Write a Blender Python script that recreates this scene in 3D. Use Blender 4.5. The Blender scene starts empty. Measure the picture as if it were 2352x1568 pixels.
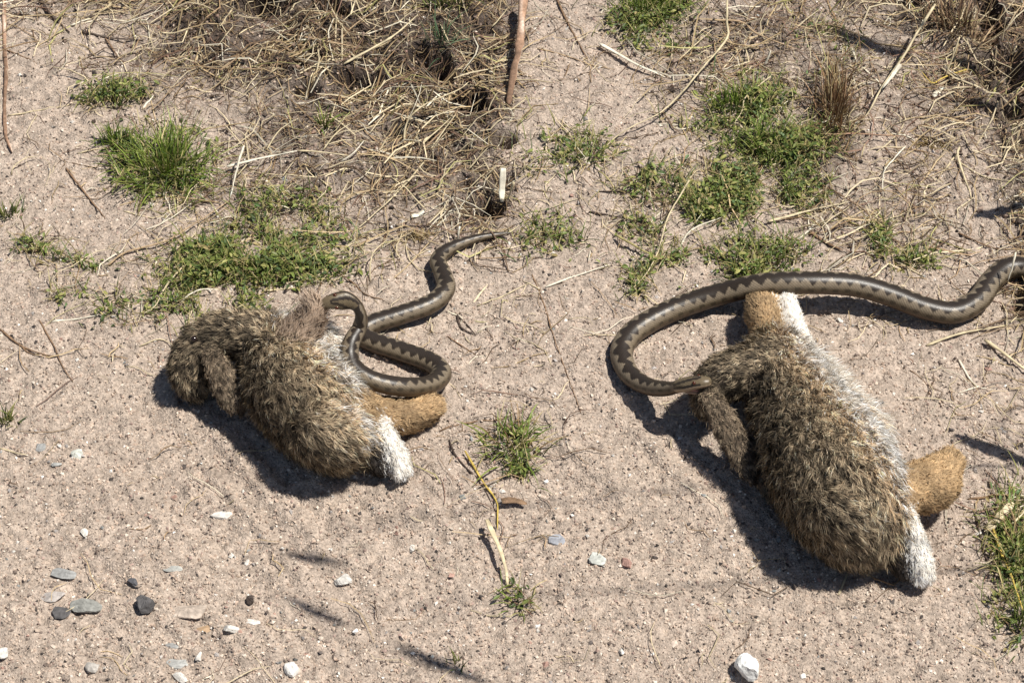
import bpy, math
import numpy as np
from mathutils import Vector, Matrix

rng = np.random.default_rng(7)
scene = bpy.context.scene
R = math.radians

# ------------------------------------------------------------------ camera
PITCH = R(48)          # looking down at the path from standing height
DIST = 2.0
WIDTH = 0.85           # metres of ground across the frame at the centre
cam_d = bpy.data.cameras.new('camera')
cam = bpy.data.objects.new('camera', cam_d)
scene.collection.objects.link(cam)
cam.location = (0, -DIST*math.cos(PITCH), DIST*math.sin(PITCH))
cam.rotation_euler = (R(90)-PITCH, 0, 0)
HT = WIDTH/2/DIST
cam_d.sensor_width = 36
cam_d.lens = 18/HT
cam_d.clip_start = 0.02
cam_d.clip_end = 500
scene.camera = cam

# ------------------------------------------------------------------ light
SUN_EL, SUN_AZ = R(65.5), R(2)       # azimuth from +X towards +Y
world = bpy.data.worlds.new('World'); scene.world = world
world.use_nodes = True
wn = world.node_tree
sky = wn.nodes.new('ShaderNodeTexSky'); sky.sky_type = 'NISHITA'
sky.sun_disc = False
sky.sun_elevation = SUN_EL
sky.sun_rotation = R(90)-SUN_AZ
bg = wn.nodes['Background']; bg.inputs['Strength'].default_value = 0.05
wn.links.new(sky.outputs[0], bg.inputs['Color'])
sun_d = bpy.data.lights.new('sun', 'SUN'); sun_d.energy = 5.0; sun_d.angle = R(0.5)
sun_d.color = (1.0, 0.95, 0.87)
sun = bpy.data.objects.new('sun', sun_d); scene.collection.objects.link(sun)
sv = Vector((math.cos(SUN_EL)*math.cos(SUN_AZ), math.cos(SUN_EL)*math.sin(SUN_AZ), math.sin(SUN_EL)))
sun.rotation_euler = sv.to_track_quat('Z', 'Y').to_euler()
sun.location = sv*3
scene.view_settings.view_transform = 'Standard'
scene.view_settings.look = 'None'
scene.view_settings.gamma = 1
scene.view_settings.exposure = 0.2
scene.cycles.max_bounces = 6

# ------------------------------------------------------------------ helpers
CP = np.array(cam.location)
FW = np.array([0, math.cos(PITCH), -math.sin(PITCH)])
camn = np.array([0, -math.cos(PITCH), math.sin(PITCH)])
UP = np.array([0, math.sin(PITCH), math.cos(PITCH)])
W0, H0 = 2352., 1568.

def P(x, y, z=0.0):
    """a point of the photograph (2352 wide) at height z, as a point of the place"""
    d = FW + np.array([1., 0, 0])*((x/W0-.5)*2*HT) + UP*((.5-y/H0)*2*HT*H0/W0)
    t = (z-CP[2])/d[2]
    return CP + d*t

def to_px(X, Y):
    dx, dy, dz = X-CP[0], Y-CP[1], 0-CP[2]
    f = dy*FW[1]+dz*FW[2]; u = dy*UP[1]+dz*UP[2]
    return (dx/f/(2*HT)+.5)*W0, (.5-u/f/(2*HT*H0/W0))*H0

MM = WIDTH/W0          # metres per photo pixel at the centre

_tab = [np.random.default_rng(100+i).random((256, 256)) for i in range(12)]
def vnoise(x, y, sc, seed=0):
    t = _tab[seed % 12]
    x = x/sc+37.3*seed; y = y/sc+11.7*seed
    i = np.floor(x).astype(int); j = np.floor(y).astype(int)
    fx = x-i; fy = y-j
    fx = fx*fx*(3-2*fx); fy = fy*fy*(3-2*fy)
    i0, i1, j0, j1 = i % 256, (i+1) % 256, j % 256, (j+1) % 256
    return (t[i0, j0]*(1-fx)+t[i1, j0]*fx)*(1-fy)+(t[i0, j1]*(1-fx)+t[i1, j1]*fx)*fy
def fbm(x, y, sc, seed=0, o=3):
    r = 0; a = 1; tot = 0
    for k in range(o):
        r = r+a*vnoise(x, y, sc/2**k, seed+k); tot += a; a *= .5
    return r/tot

def mesh_np(name, V, F, col=None, smooth=False, uv=None):
    """V (n,3); F list of int arrays (m,k) with k = 3 or 4; col (n,3) point colours"""
    me = bpy.data.meshes.new(name)
    if not isinstance(F, list): F = [F]
    F = [f for f in F if len(f)]
    nl = sum(f.size for f in F); npoly = sum(len(f) for f in F)
    me.vertices.add(len(V)); me.vertices.foreach_set('co', np.ascontiguousarray(V, dtype=np.float32).ravel())
    me.loops.add(nl); me.loops.foreach_set('vertex_index', np.concatenate([f.ravel() for f in F]).astype(np.int32))
    tot = np.concatenate([np.full(len(f), f.shape[1]) for f in F]).astype(np.int32)
    st = np.concatenate([[0], np.cumsum(tot)[:-1]]).astype(np.int32)
    me.polygons.add(npoly)
    me.polygons.foreach_set('loop_start', st)
    me.polygons.foreach_set('loop_total', tot)
    me.polygons.foreach_set('use_smooth', np.full(npoly, smooth, dtype=bool))
    me.update(calc_edges=True)
    if col is not None:
        a = me.color_attributes.new('Col', 'FLOAT_COLOR', 'POINT')
        c = np.ones((len(V), 4), dtype=np.float32); c[:, :3] = np.clip(col, 0, 1)
        a.data.foreach_set('color', c.ravel())
    me.validate()
    return me

def link(name, me, mat=None, parent=None, label=None, cat=None, group=None, kind=None):
    o = bpy.data.objects.new(name, me); scene.collection.objects.link(o)
    if mat is not None and me is not None: me.materials.append(mat)
    if parent is not None: o.parent = parent
    tag(o, label, cat, group, kind)
    return o
def tag(o, label=None, cat=None, group=None, kind=None):
    if label: o['label'] = label
    if cat: o['category'] = cat
    if group: o['group'] = group
    if kind: o['kind'] = kind

def recenter(o, origin):
    """origin of a mesh thing at its base"""
    origin = np.array(origin)
    o.data.transform(Matrix.Translation(-Vector(origin)))
    o.location = origin

def material(name, rough=.8, spec=.3, bump=None, noise=None, transl=0.0, sheen=0.0):
    m = bpy.data.materials.new(name); m.use_nodes = True
    nt = m.node_tree; b = nt.nodes['Principled BSDF']
    at = nt.nodes.new('ShaderNodeAttribute'); at.attribute_name = 'Col'
    src = at.outputs['Color']
    tc = nt.nodes.new('ShaderNodeTexCoord')
    if noise:                                  # fine colour grain: (scale, amount)
        nz = nt.nodes.new('ShaderNodeTexNoise'); nz.inputs['Scale'].default_value = noise[0]
        nz.inputs['Detail'].default_value = 4
        nt.links.new(tc.outputs['Object'], nz.inputs['Vector'])
        mr = nt.nodes.new('ShaderNodeMapRange')
        mr.inputs['From Min'].default_value = .3; mr.inputs['From Max'].default_value = .7
        mr.inputs['To Min'].default_value = 1-noise[1]; mr.inputs['To Max'].default_value = 1+noise[1]
        nt.links.new(nz.outputs['Fac'], mr.inputs['Value'])
        mx = nt.nodes.new('ShaderNodeVectorMath'); mx.operation = 'SCALE'
        nt.links.new(src, mx.inputs[0]); nt.links.new(mr.outputs[0], mx.inputs['Scale'])
        src = mx.outputs[0]
    nt.links.new(src, b.inputs['Base Color'])
    b.inputs['Roughness'].default_value = rough
    b.inputs['Specular IOR Level'].default_value = spec
    if sheen: b.inputs['Sheen Weight'].default_value = sheen
    if bump:
        nz = nt.nodes.new('ShaderNodeTexNoise'); nz.inputs['Scale'].default_value = bump[0]
        nz.inputs['Detail'].default_value = 3
        nt.links.new(tc.outputs['Object'], nz.inputs['Vector'])
        bp = nt.nodes.new('ShaderNodeBump'); bp.inputs['Distance'].default_value = bump[1]
        bp.inputs['Strength'].default_value = 1
        nt.links.new(nz.outputs['Fac'], bp.inputs['Height']); nt.links.new(bp.outputs[0], b.inputs['Normal'])
    if transl:
        tr = nt.nodes.new('ShaderNodeBsdfTranslucent'); nt.links.new(src, tr.inputs['Color'])
        ms = nt.nodes.new('ShaderNodeMixShader'); ms.inputs[0].default_value = transl
        nt.links.new(b.outputs[0], ms.inputs[1]); nt.links.new(tr.outputs[0], ms.inputs[2])
        nt.links.new(ms.outputs[0], nt.nodes['Material Output'].inputs['Surface'])
    return m

M_SOIL = material('sandy_soil', .95, .15, bump=(650, .0024), noise=(420, .34))
M_GRAIN = material('sand_grain', .85, .25)
M_STONE = material('stone', .75, .3, bump=(500, .0006), noise=(220, .25))
M_STRAW = material('dry_straw', .6, .35, noise=(300, .18), transl=.12)
M_TWIG = material('twig_bark', .8, .25, bump=(900, .0004), noise=(350, .3))
M_LEAF = material('green_leaf', .5, .4, noise=(250, .15), transl=.25)
M_SKIN = material('rabbit_skin', .95, .05)
M_FUR = material('rabbit_fur', .7, .25, transl=.12)
M_SNAKE = material('snake_scales', .36, .4, bump=(1400, .00012))
M_EYE = material('eye_gloss', .1, .6)
M_FLESH = material('mouth_flesh', .4, .4)

def tubes(C, rad, col, ns=4, flat=1.0, ref=(0, 0, 1), cap=True):
    """many tapered tubes: C (N,K,3) centre lines, rad (N,K), col (N,K,3)"""
    N, K, _ = C.shape
    T = np.gradient(C, axis=1); T /= np.linalg.norm(T, axis=2, keepdims=True)+1e-12
    ref = np.broadcast_to(np.array(ref, float), C.shape)
    S = np.cross(T, ref); n = np.linalg.norm(S, axis=2, keepdims=True)
    S = np.where(n < 1e-3, np.array([1., 0, 0]), S/(n+1e-9))
    U = np.cross(S, T)
    flat = np.broadcast_to(np.asarray(flat, float).reshape(-1, 1) if np.ndim(flat) else flat, (N, K))
    a = np.arange(ns)*2*np.pi/ns
    V = C[:, :, None]+rad[:, :, None, None]*(S[:, :, None]*np.cos(a)[:, None]+U[:, :, None]*(np.sin(a)[:, None]*flat[:, :, None, None]))
    cv = np.repeat(col[:, :, None], ns, 2)
    idx = np.arange(N*K*ns).reshape(N, K, ns)
    q = np.stack([idx[:, :-1], np.roll(idx, -1, 2)[:, :-1], np.roll(idx, -1, 2)[:, 1:], idx[:, 1:]], -1).reshape(-1, 4)
    F = [q]
    if cap:
        if ns == 3: F.append(np.concatenate([idx[:, 0, ::-1], idx[:, -1]]).reshape(-1, 3))
        elif ns == 4: F = [np.concatenate([q, idx[:, 0, ::-1].reshape(-1, 4), idx[:, -1].reshape(-1, 4)])]
        else:
            for sl, rev in ((0, True), (-1, False)):
                r_ = idx[:, sl]
                for k in range(1, ns-1):
                    t3 = np.stack([r_[:, 0], r_[:, k], r_[:, k+1]], -1)
                    F.append(t3[:, ::-1] if rev else t3)
            F = [q, np.concatenate(F[1:])]
    return V.reshape(-1, 3), F, cv.reshape(-1, 3)

def spline(pts, n):
    """Catmull-Rom through pts, n samples spaced by arc length"""
    p = np.array(pts, float)
    if len(p) == 2: p = np.array([p[0], (p[0]+p[1])/2, p[1]])
    q = np.vstack([2*p[0]-p[1], p, 2*p[-1]-p[-2]])
    out = []
    for i in range(1, len(q)-2):
        t = np.linspace(0, 1, 24, endpoint=False)[:, None]
        a, b, c, d = q[i-1], q[i], q[i+1], q[i+2]
        out.append(.5*((2*b)+(-a+c)*t+(2*a-5*b+4*c-d)*t**2+(-a+3*b-3*c+d)*t**3))
    out.append(q[-2][None]); o = np.vstack(out)
    L = np.concatenate([[0], np.cumsum(np.linalg.norm(np.diff(o[:, :3], axis=0), axis=1))])
    s = np.linspace(0, L[-1], n)
    return np.stack([np.interp(s, L, o[:, k]) for k in range(o.shape[1])], 1), L[-1]

# ------------------------------------------------------------------ zones of the ground, as patches (photo x, y, half width, half height, weight)
def patches(X, Y, L):
    x, y = to_px(X, Y)
    r = np.zeros_like(x)
    for cx, cy, rx, ry, w in L:
        d = ((x-cx)/rx)**2+((y-cy)/ry)**2
        r = np.maximum(r, w*np.exp(-d**1.5*.8))
    return r
LITTER = [(820, 110, 430, 130, 1), (1060, 260, 210, 180, 1), (1140, 450, 100, 110, .9), (560, 50, 250, 70, .9), (1080, 60, 230, 110, 1),
          (720, 290, 190, 80, .65), (900, 400, 180, 70, .5), (620, 450, 180, 60, .35), (430, 110, 160, 60, .5),
          (2300, 110, 130, 180, 1), (2330, 300, 60, 90, .8), (1910, 270, 70, 170, .75), (2160, 30, 140, 60, .8), (1760, 70, 170, 80, .45),
          (760, -80, 700, 130, 1), (2200, -60, 300, 100, 1), (2420, 200, 120, 400, .9), (2380, 650, 60, 120, .5), (2340, 1200, 60, 60, .4),
          (1000, 520, 220, 60, .32), (860, 340, 300, 120, .5), (480, 180, 250, 90, .3), (2160, 190, 200, 190, .32), (2050, 430, 260, 150, .22), (1660, 150, 260, 120, .3), (1450, 450, 200, 90, .22)]
GREEN = [(600, 610, 170, 52, 1), (500, 590, 90, 40, .8), (450, 645, 70, 28, 1), (340, 620, 70, 20, .55), (190, 600, 70, 26, .55),
         (660, 560, 150, 40, .6), (420, 720, 170, 42, .55), (160, 685, 55, 20, .4), (560, 700, 90, 40, .5), (640, 490, 130, 50, .45),
         (520, 500, 100, 40, .35), (80, 570, 50, 16, .4), (370, 380, 110, 80, .5), (260, 220, 80, 30, .5), (790, 575, 50, 40, .3),
         (1690, 245, 115, 60, .85), (1770, 345, 115, 75, 1), (1700, 435, 140, 60, 1), (1620, 480, 70, 30, .8), (1480, 15, 100, 65, .9),
         (1510, 95, 70, 35, .5), (1310, 365, 100, 55, .42), (1480, 530, 60, 30, .5), (1720, 605, 120, 50, .8), (1560, 620, 120, 42, .55),
         (1470, 655, 70, 30, .4), (1270, 540, 80, 45, .3), (1480, 425, 60, 40, .4), (2110, 605, 60, 24, .55), (2020, 555, 22, 40, .6),
         (1900, 120, 70, 60, .3), (2320, 1290, 55, 140, .6), (1165, 1015, 55, 36, .5), (1195, 1060, 30, 50, .6), (1190, 1385, 35, 35, .25),
         (1780, 560, 60, 60, .4), (1840, 440, 60, 60, .5)]
PITS = [(1010, 165, 32, 42, 1), (1075, 235, 38, 30, 1), (905, 305, 30, 16, .8), (1125, 478, 32, 26, 1), (600, 12, 80, 28, 1), (740, 30, 60, 24, .9),
        (830, 195, 60, 16, .7), (700, 215, 40, 14, .6), (1150, 320, 40, 22, .8), (960, 130, 26, 30, .7), (1070, 420, 26, 18, .7),
        (2262, 60, 40, 55, 1), (2300, 170, 55, 45, 1), (2110, 12, 45, 22, .9), (2325, 260, 40, 26, .9), (2345, 690, 22, 40, .5)]
def pit_w(X, Y):
    return patches(X, Y, PITS)*(.5+1.0*fbm(X, Y, .022, 2))
def litter_w(X, Y):
    x, y = to_px(X, Y)
    w = patches(X, Y, LITTER)
    edge = np.clip((1216+110*(fbm(X, Y, .03, 7)-.5)-x)/90, 0, 1)+np.clip((x-1400)/200, 0, 1)      # the litter bank breaks off beside bare sand
    edge = np.maximum(edge, np.clip((-10-y)/80, 0, 1))
    n = fbm(X, Y, .05, 3)
    return np.clip(w*np.clip(edge, 0, 1)*(.55+.9*n), 0, 1)
def green_w(X, Y):
    n = fbm(X, Y, .03, 5)
    return np.clip(patches(X, Y, GREEN)*np.clip((n-.30)*3.4, 0, 1.2), 0, 1)

def h_ground(X, Y):
    lw = litter_w(X, Y)
    far = np.clip(1-(np.hypot(X, Y)-1.0)/1.0, 0, 1)
    z = .006*(fbm(X, Y, .16, 1)-.5)+.003*(vnoise(X, Y, .05, 2)-.5)
    c = vnoise(X, Y, .0085, 4); f = vnoise(X, Y, .0045, 6)
    z = z+far*(.0020*(c-.5)+.0029*(f-.5)-.0026*np.clip(vnoise(X, Y, .0050, 9)-.74, 0, 1)/.26)
    cl = fbm(X, Y, .045, 7, 3)
    rid = 1-2*np.abs(vnoise(X, Y, .017, 8)-.5)
    z = z+far*lw*(.034*(cl-.42)+.012*(rid-.5)+.007*(vnoise(X, Y, .008, 1)-.5))
    z = z-far*.030*np.clip((pit_w(X, Y)-.25)*2.2, 0, 1)
    # scuffs and wheel-worn streaks running diagonally across the bare sand
    u, v = X*.80+Y*.60, -X*.60+Y*.80
    r = .6*vnoise(u, v*.07, .0105, 10)+.4*vnoise(u, v*.10, .0055, 3)-.5
    z = z+far*(1-lw)*.0085*r*np.clip(vnoise(X, Y, .17, 11)*2.4-.5, .12, 1)*np.clip((to_px(X, Y)[1]-760)/300, 0, 1)
    return z

# ------------------------------------------------------------------ ground
def axis(a, b, step, far):
    inner = np.arange(a, b+step/2, step)
    out = []; v = b; s = step
    while v < far: s *= 1.35; v += s; out.append(v)
    o2 = []; v = a; s = step
    while v > -far: s *= 1.35; v -= s; o2.append(v)
    return np.concatenate([o2[::-1], inner, out])
gx = axis(-.60, .60, .0021, 120); gy = axis(-.50, .62, .0023, 160)
GX, GY = np.meshgrid(gx, gy, indexing='ij')
GZ = h_ground(GX, GY)
lw = litter_w(GX, GY); gw = green_w(GX, GY)
pink = fbm(GX, GY, .09, 2)[..., None]
sandc = np.array([.465, .382, .312])*(1-pink)+np.array([.43, .35, .288])*pink
mot = (vnoise(GX, GY, .0055, 5)-.5)[..., None]
spk = np.clip(vnoise(GX, GY, .004, 9)-.78, 0, 1)[..., None]*2.0
sandc = sandc*(1+.45*mot)*(1-spk)
humus = np.array([.075, .057, .047])*(1+.8*(vnoise(GX, GY, .006, 3)-.5)[..., None])
lw = np.clip(lw-.10, 0, 1)
gcol = sandc*(1-np.clip(lw*1.25, 0, 1)[..., None])+humus*np.clip(lw*1.25, 0, 1)[..., None]
gcol = gcol*(1-.45*gw[..., None])+np.array([.12, .11, .06])*.45*gw[..., None]
nx, ny = GX.shape
gi = np.arange(nx*ny).reshape(nx, ny)
gq = np.stack([gi[:-1, :-1], gi[1:, :-1], gi[1:, 1:], gi[:-1, 1:]], -1).reshape(-1, 4)
link('ground', mesh_np('ground', np.stack([GX, GY, GZ], -1).reshape(-1, 3), gq, gcol.reshape(-1, 3), smooth=True), M_SOIL, kind='structure',
     label='pinkish sandy path soil with fine grit')

def gz(X, Y):
    return h_ground(np.atleast_1d(np.asarray(X, float)), np.atleast_1d(np.asarray(Y, float)))
def PG(x, y, lift=0.0):
    """photo point lying on (or lift above) the uneven ground"""
    z = 0.0
    for _ in range(3):
        p = P(x, y, z); z = float(gz(p[0], p[1])[0])+lift
    return P(x, y, z)

def scatter(n, wfn, seed, x0=-160, x1=2512, y0=-130, y1=1640):
    """n random ground points in and just round the view, thinned by wfn"""
    g = np.random.default_rng(seed); out = []
    tot = 0
    for _ in range(60):
        u = g.uniform(x0, x1, n*2); v = g.uniform(y0, y1, n*2)
        d = FW[None]+np.array([[1., 0, 0]])*((u/W0-.5)*2*HT)[:, None]+UP[None]*((.5-v/H0)*2*HT*H0/W0)[:, None]
        t = -CP[2]/d[:, 2]; p = CP+d*t[:, None]
        keep = g.random(n*2) < wfn(p[:, 0], p[:, 1])
        out.append(p[keep]); tot += keep.sum()
        if tot >= n: break
    return np.vstack(out)[:n], g

# sand grains and grit: tens of thousands, one mass
def grains(n, seed, wfn, smin, smax, palette, probs, sink=.35, flat=.7):
    p, g = scatter(n, wfn, seed); n = len(p)
    base = np.array([[1, 0, 0], [-1, 0, 0], [0, 1, 0], [0, -1, 0], [0, 0, 1], [0, 0, -1]], float)
    f = np.array([[0, 2, 4], [2, 1, 4], [1, 3, 4], [3, 0, 4], [2, 0, 5], [1, 2, 5], [3, 1, 5], [0, 3, 5]])
    s = smin*(smax/smin)**(g.random(n)**1.8)
    B = base[None]*(1+.5*(g.random((n, 6, 1))-.5))+.25*(g.random((n, 6, 3))-.5)
    B = B*s[:, None, None]*np.stack([np.ones(n), g.uniform(.6, 1, n), g.uniform(.45, 1, n)*flat], -1)[:, None]
    q = g.normal(size=(n, 4)); q[:, 1:3] *= .35; q /= np.linalg.norm(q, axis=1, keepdims=True)
    w, x, y, z = q.T
    Rm = np.stack([1-2*(y*y+z*z), 2*(x*y-w*z), 2*(x*z+w*y), 2*(x*y+w*z), 1-2*(x*x+z*z), 2*(y*z-w*x), 2*(x*z-w*y), 2*(y*z+w*x), 1-2*(x*x+y*y)], -1).reshape(n, 3, 3)
    V = np.einsum('nij,nkj->nki', Rm, B)
    p[:, 2] = gz(p[:, 0], p[:, 1])+s*sink*flat
    V += p[:, None]
    pal = np.array(palette); c = pal[g.choice(len(pal), n, p=probs)]*g.uniform(.75, 1.25, (n, 1))
    F = (f[None]+(np.arange(n)*6)[:, None, None]).reshape(-1, 3)
    return V.reshape(-1, 3), F, np.repeat(c, 6, 0)
sand_w = lambda X, Y: 1-.75*litter_w(X, Y)-.3*green_w(X, Y)
V, F, c = grains(78000, 11, sand_w, .0006, .0020,
                 [(.55, .44, .35), (.46, .35, .275), (.64, .55, .46), (.20, .155, .13), (.36, .26, .22), (.78, .74, .68), (.07, .06, .055)],
                 [.30, .25, .15, .16, .07, .02, .05])
link('sand_grains', mesh_np('sand_grains', V, F, c), M_GRAIN, kind='stuff', label='loose coarse sand grains and grit over the path')
V, F, c = grains(1700, 12, sand_w, .0014, .0034,
                 [(.50, .41, .34), (.34, .31, .29), (.68, .64, .58), (.12, .10, .09), (.40, .25, .2), (.84, .82, .78), (.3, .31, .30)],
                 [.42, .19, .08, .14, .07, .02, .08], sink=.25, flat=.6)
link('grit', mesh_np('grit', V, F, c), M_STONE, kind='stuff', label='scattered coarse grit on the sand')
# soil clods and crumbs in the litter bank
V, F, c = grains(9000, 13, lambda X, Y: litter_w(X, Y)**1.3, .0008, .0034,
                 [(.10, .075, .06), (.16, .12, .095), (.25, .185, .145), (.04, .032, .028), (.3, .2, .15)], [.3, .27, .2, .15, .08], sink=.5, flat=.9)
link('soil_crumbs', mesh_np('soil_crumbs', V, F, c), M_GRAIN, kind='stuff', label='dark soil crumbs among the dead grass litter')

# ------------------------------------------------------------------ dead grass litter (mass)
def strands(p, g, L, rad, lift, bend, cols, pr, K=5, ns=3, az=None, flat=.6, steep=.0):
    n = len(p)
    az = g.uniform(0, 2*np.pi, n) if az is None else az
    t = np.linspace(-.5, .5, K)[None]
    d = np.stack([np.cos(az), np.sin(az)], -1); nrm = np.stack([-d[:, 1], d[:, 0]], -1)
    b = g.normal(0, bend, n)[:, None]*L[:, None]; b2 = g.normal(0, bend*.6, n)[:, None]*L[:, None]
    off = b*(t*t*4-.5)+b2*np.sin(t*7)
    XY = p[:, None, :2]+d[:, None]*(t*L[:, None])[..., None]+nrm[:, None]*off[..., None]
    z = gz(XY[..., 0].ravel(), XY[..., 1].ravel()).reshape(n, K)
    zm = np.maximum(z, z.mean(1, keepdims=True)*.6+z*.4)
    tilt = g.normal(0, 1, n)[:, None]*steep*L[:, None]*t
    arch = lift[:, None]*(.35+.65*(1-4*t*t)*g.uniform(0, 1, (n, 1)))
    Z = np.maximum(zm+rad[:, None]+arch+tilt, z+rad[:, None]*.6)
    C = np.concatenate([XY, Z[..., None]], -1)
    tap = np.array([.7, 1, 1, .85, .35]) if K == 5 else np.linspace(1, .3, K)
    pal = np.array(cols); c = pal[g.choice(len(pal), n, p=pr)]*g.uniform(.7, 1.25, (n, 1))
    return tubes(C, rad[:, None]*tap[None], np.repeat(c[:, None], K, 1), ns, flat)
STRAWC = [(.62, .52, .34), (.48, .36, .20), (.33, .22, .12), (.16, .105, .065), (.70, .64, .50), (.22, .13, .09), (.42, .39, .16)]
STRAWD = [tuple(.8*q_ for q_ in c_) for c_ in STRAWC]
def clump_w(X, Y):
    return litter_w(X, Y)*np.clip((fbm(X, Y, .05, 6)-.40)*5, .10, 1)*np.clip(1-1.6*pit_w(X, Y), 0, 1)
p, g = scatter(2300, clump_w, 21)
n = len(p)
az = g.normal(.5, .75, n)+np.pi*(g.random(n) < .5)
V, F, c = strands(p, g, g.uniform(.015, .085, n), g.uniform(.0003, .0009, n), g.uniform(0, .016, n)*g.random(n), .12, STRAWC, [.26, .20, .17, .17, .07, .09, .04], az=az, steep=.14)
p, g = scatter(5200, lambda X, Y: litter_w(X, Y)*np.clip(1-pit_w(X, Y), 0, 1), 23)                      # fine dark roots and fibres
n = len(p)
V2, F2, c2 = strands(p, g, g.uniform(.006, .03, n), g.uniform(.0002, .0005, n), g.uniform(0, .008, n)*g.random(n), .2, STRAWD, [.03, .1, .27, .41, .01, .17, .01], steep=.2)
V, F, c = np.vstack([V, V2]), F+[f+len(V) for f in F2], np.vstack([c, c2])
link('dead_grass_litter', mesh_np('dead_grass_litter', V, F, c), M_STRAW, kind='stuff', label='matted dead grass and roots on the dark soil bank')
BITS = [(850, 560, 480, 170, .3), (400, 550, 450, 240, .3), (250, 130, 350, 180, .3), (1600, 400, 480, 300, .4), (2150, 420, 280, 420, .4), (2250, 900, 200, 300, .2), (1130, 900, 150, 350, .15)]
p, g = scatter(5200, lambda X, Y: np.clip(.012+.9*green_w(X, Y)+.5*litter_w(X, Y)+patches(X, Y, BITS)*np.clip((fbm(X, Y, .06, 4)-.35)*4, 0, 1), 0, 1), 22)
n = len(p)
V, F, c = strands(p, g, .006+.05*g.random(n)**2, g.uniform(.0002, .0006, n), g.uniform(0, .006, n), .12, STRAWC, [.27, .2, .13, .22, .1, .05, .03])
link('straw_bits', mesh_np('straw_bits', V, F, c), M_STRAW, kind='stuff', label='short bits of dead straw strewn over sand and weeds')

# ------------------------------------------------------------------ green ground cover (mass) and grass blades
def leaves(p, g, s, cols, pr, lift):
    """small folded oval leaves on a spray"""
    n = len(p)
    t = np.array([0, .33, .7, 1.]); w = np.array([.12, .42, .36, .02])
    az = g.uniform(0, 2*np.pi, n); el = g.uniform(.05, .9, n)
    d = np.stack([np.cos(az)*np.cos(el), np.sin(az)*np.cos(el), np.sin(el)], -1)
    sd = np.stack([-np.sin(az), np.cos(az), g.normal(0, .35, n)], -1); sd /= np.linalg.norm(sd, axis=1, keepdims=True)
    up = np.cross(d, sd)
    ctr = p[:, None]+d[:, None]*(t[None, :, None]*s[:, None, None])-np.array([0, 0, 1.])*(t**2)[None, :, None]*(s*g.uniform(.0, .5, n))[:, None, None]
    e1 = ctr+sd[:, None]*(w[None]*s[:, None])[..., None]*.5+up[:, None]*(w[None]*s[:, None])[..., None]*.18
    e2 = ctr-sd[:, None]*(w[None]*s[:, None])[..., None]*.5+up[:, None]*(w[None]*s[:, None])[..., None]*.18
    V = np.stack([e1, ctr, e2], 2)                      # n,4,3,3
    idx = np.arange(n*12).reshape(n, 4, 3)
    q = np.concatenate([np.stack([idx[:, :-1, k], idx[:, 1:, k], idx[:, 1:, k+1], idx[:, :-1, k+1]], -1).reshape(-1, 4) for k in (0, 1)])
    pal = np.array(cols); c = pal[g.choice(len(pal), n, p=pr)]*g.uniform(.7, 1.3, (n, 1))
    return V.reshape(-1, 3), q, np.repeat(c, 12, 0)
GREENC = [(.15, .20, .045), (.23, .27, .07), (.075, .11, .03), (.34, .33, .11), (.12, .19, .07), (.36, .29, .13)]
p, g = scatter(8500, lambda X, Y: green_w(X, Y)**1.5, 31)
n = len(p); hgt = g.random(n)**2*.011*(.4+green_w(p[:, 0], p[:, 1]))
p[:, 2] = gz(p[:, 0], p[:, 1])+.0004+hgt
V, F, c = leaves(p, g, g.uniform(.0028, .0075, n), GREENC, [.25, .24, .17, .18, .06, .10], hgt)
link('ground_cover', mesh_np('ground_cover', V, F, c), M_LEAF, kind='stuff', label='low creeping green weeds matted over the sand')

def blades(base, g, L, w, lean, az, cols, pr, K=6):
    n = len(base)
    t = np.linspace(0, 1, K)[None]
    d = np.stack([np.cos(az), np.sin(az)], -1)
    a = lean[:, None]*(.35+.9*t)                         # angle from vertical grows to the tip
    dl = L[:, None]/(K-1)
    hx = np.cumsum(np.sin(a)*dl, 1)-np.sin(a[:, :1])*dl; hz = np.cumsum(np.cos(a)*dl, 1)-np.cos(a[:, :1])*dl
    sw = (g.normal(0, .1, n)*L)[:, None]*t*t
    nr = np.stack([-d[:, 1], d[:, 0]], -1)
    C = np.concatenate([base[:, None, :2]+d[:, None]*hx[..., None]+nr[:, None]*sw[..., None], (base[:, 2:3]+hz)[..., None]], -1)
    zf = gz(C[..., 0].ravel(), C[..., 1].ravel()).reshape(n, K)+.0006
    C[..., 2] = np.where(t > 0, np.maximum(C[..., 2], zf), C[..., 2])
    pal = np.array(cols); c = pal[g.choice(len(pal), n, p=pr)]*g.uniform(.7, 1.3, (n, 1))
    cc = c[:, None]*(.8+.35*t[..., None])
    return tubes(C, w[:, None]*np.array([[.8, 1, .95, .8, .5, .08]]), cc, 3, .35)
p, g = scatter(5200, lambda X, Y: green_w(X, Y)**1.1, 32)
n = len(p); p[:, 2] = gz(p[:, 0], p[:, 1])-.0006
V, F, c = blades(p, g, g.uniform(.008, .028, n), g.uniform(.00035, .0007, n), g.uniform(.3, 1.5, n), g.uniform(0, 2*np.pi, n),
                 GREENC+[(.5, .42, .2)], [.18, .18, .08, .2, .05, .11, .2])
link('short_grass', mesh_np('short_grass', V, F, c), M_LEAF, kind='stuff', label='short thin grass blades sprouting through the weeds')

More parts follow.
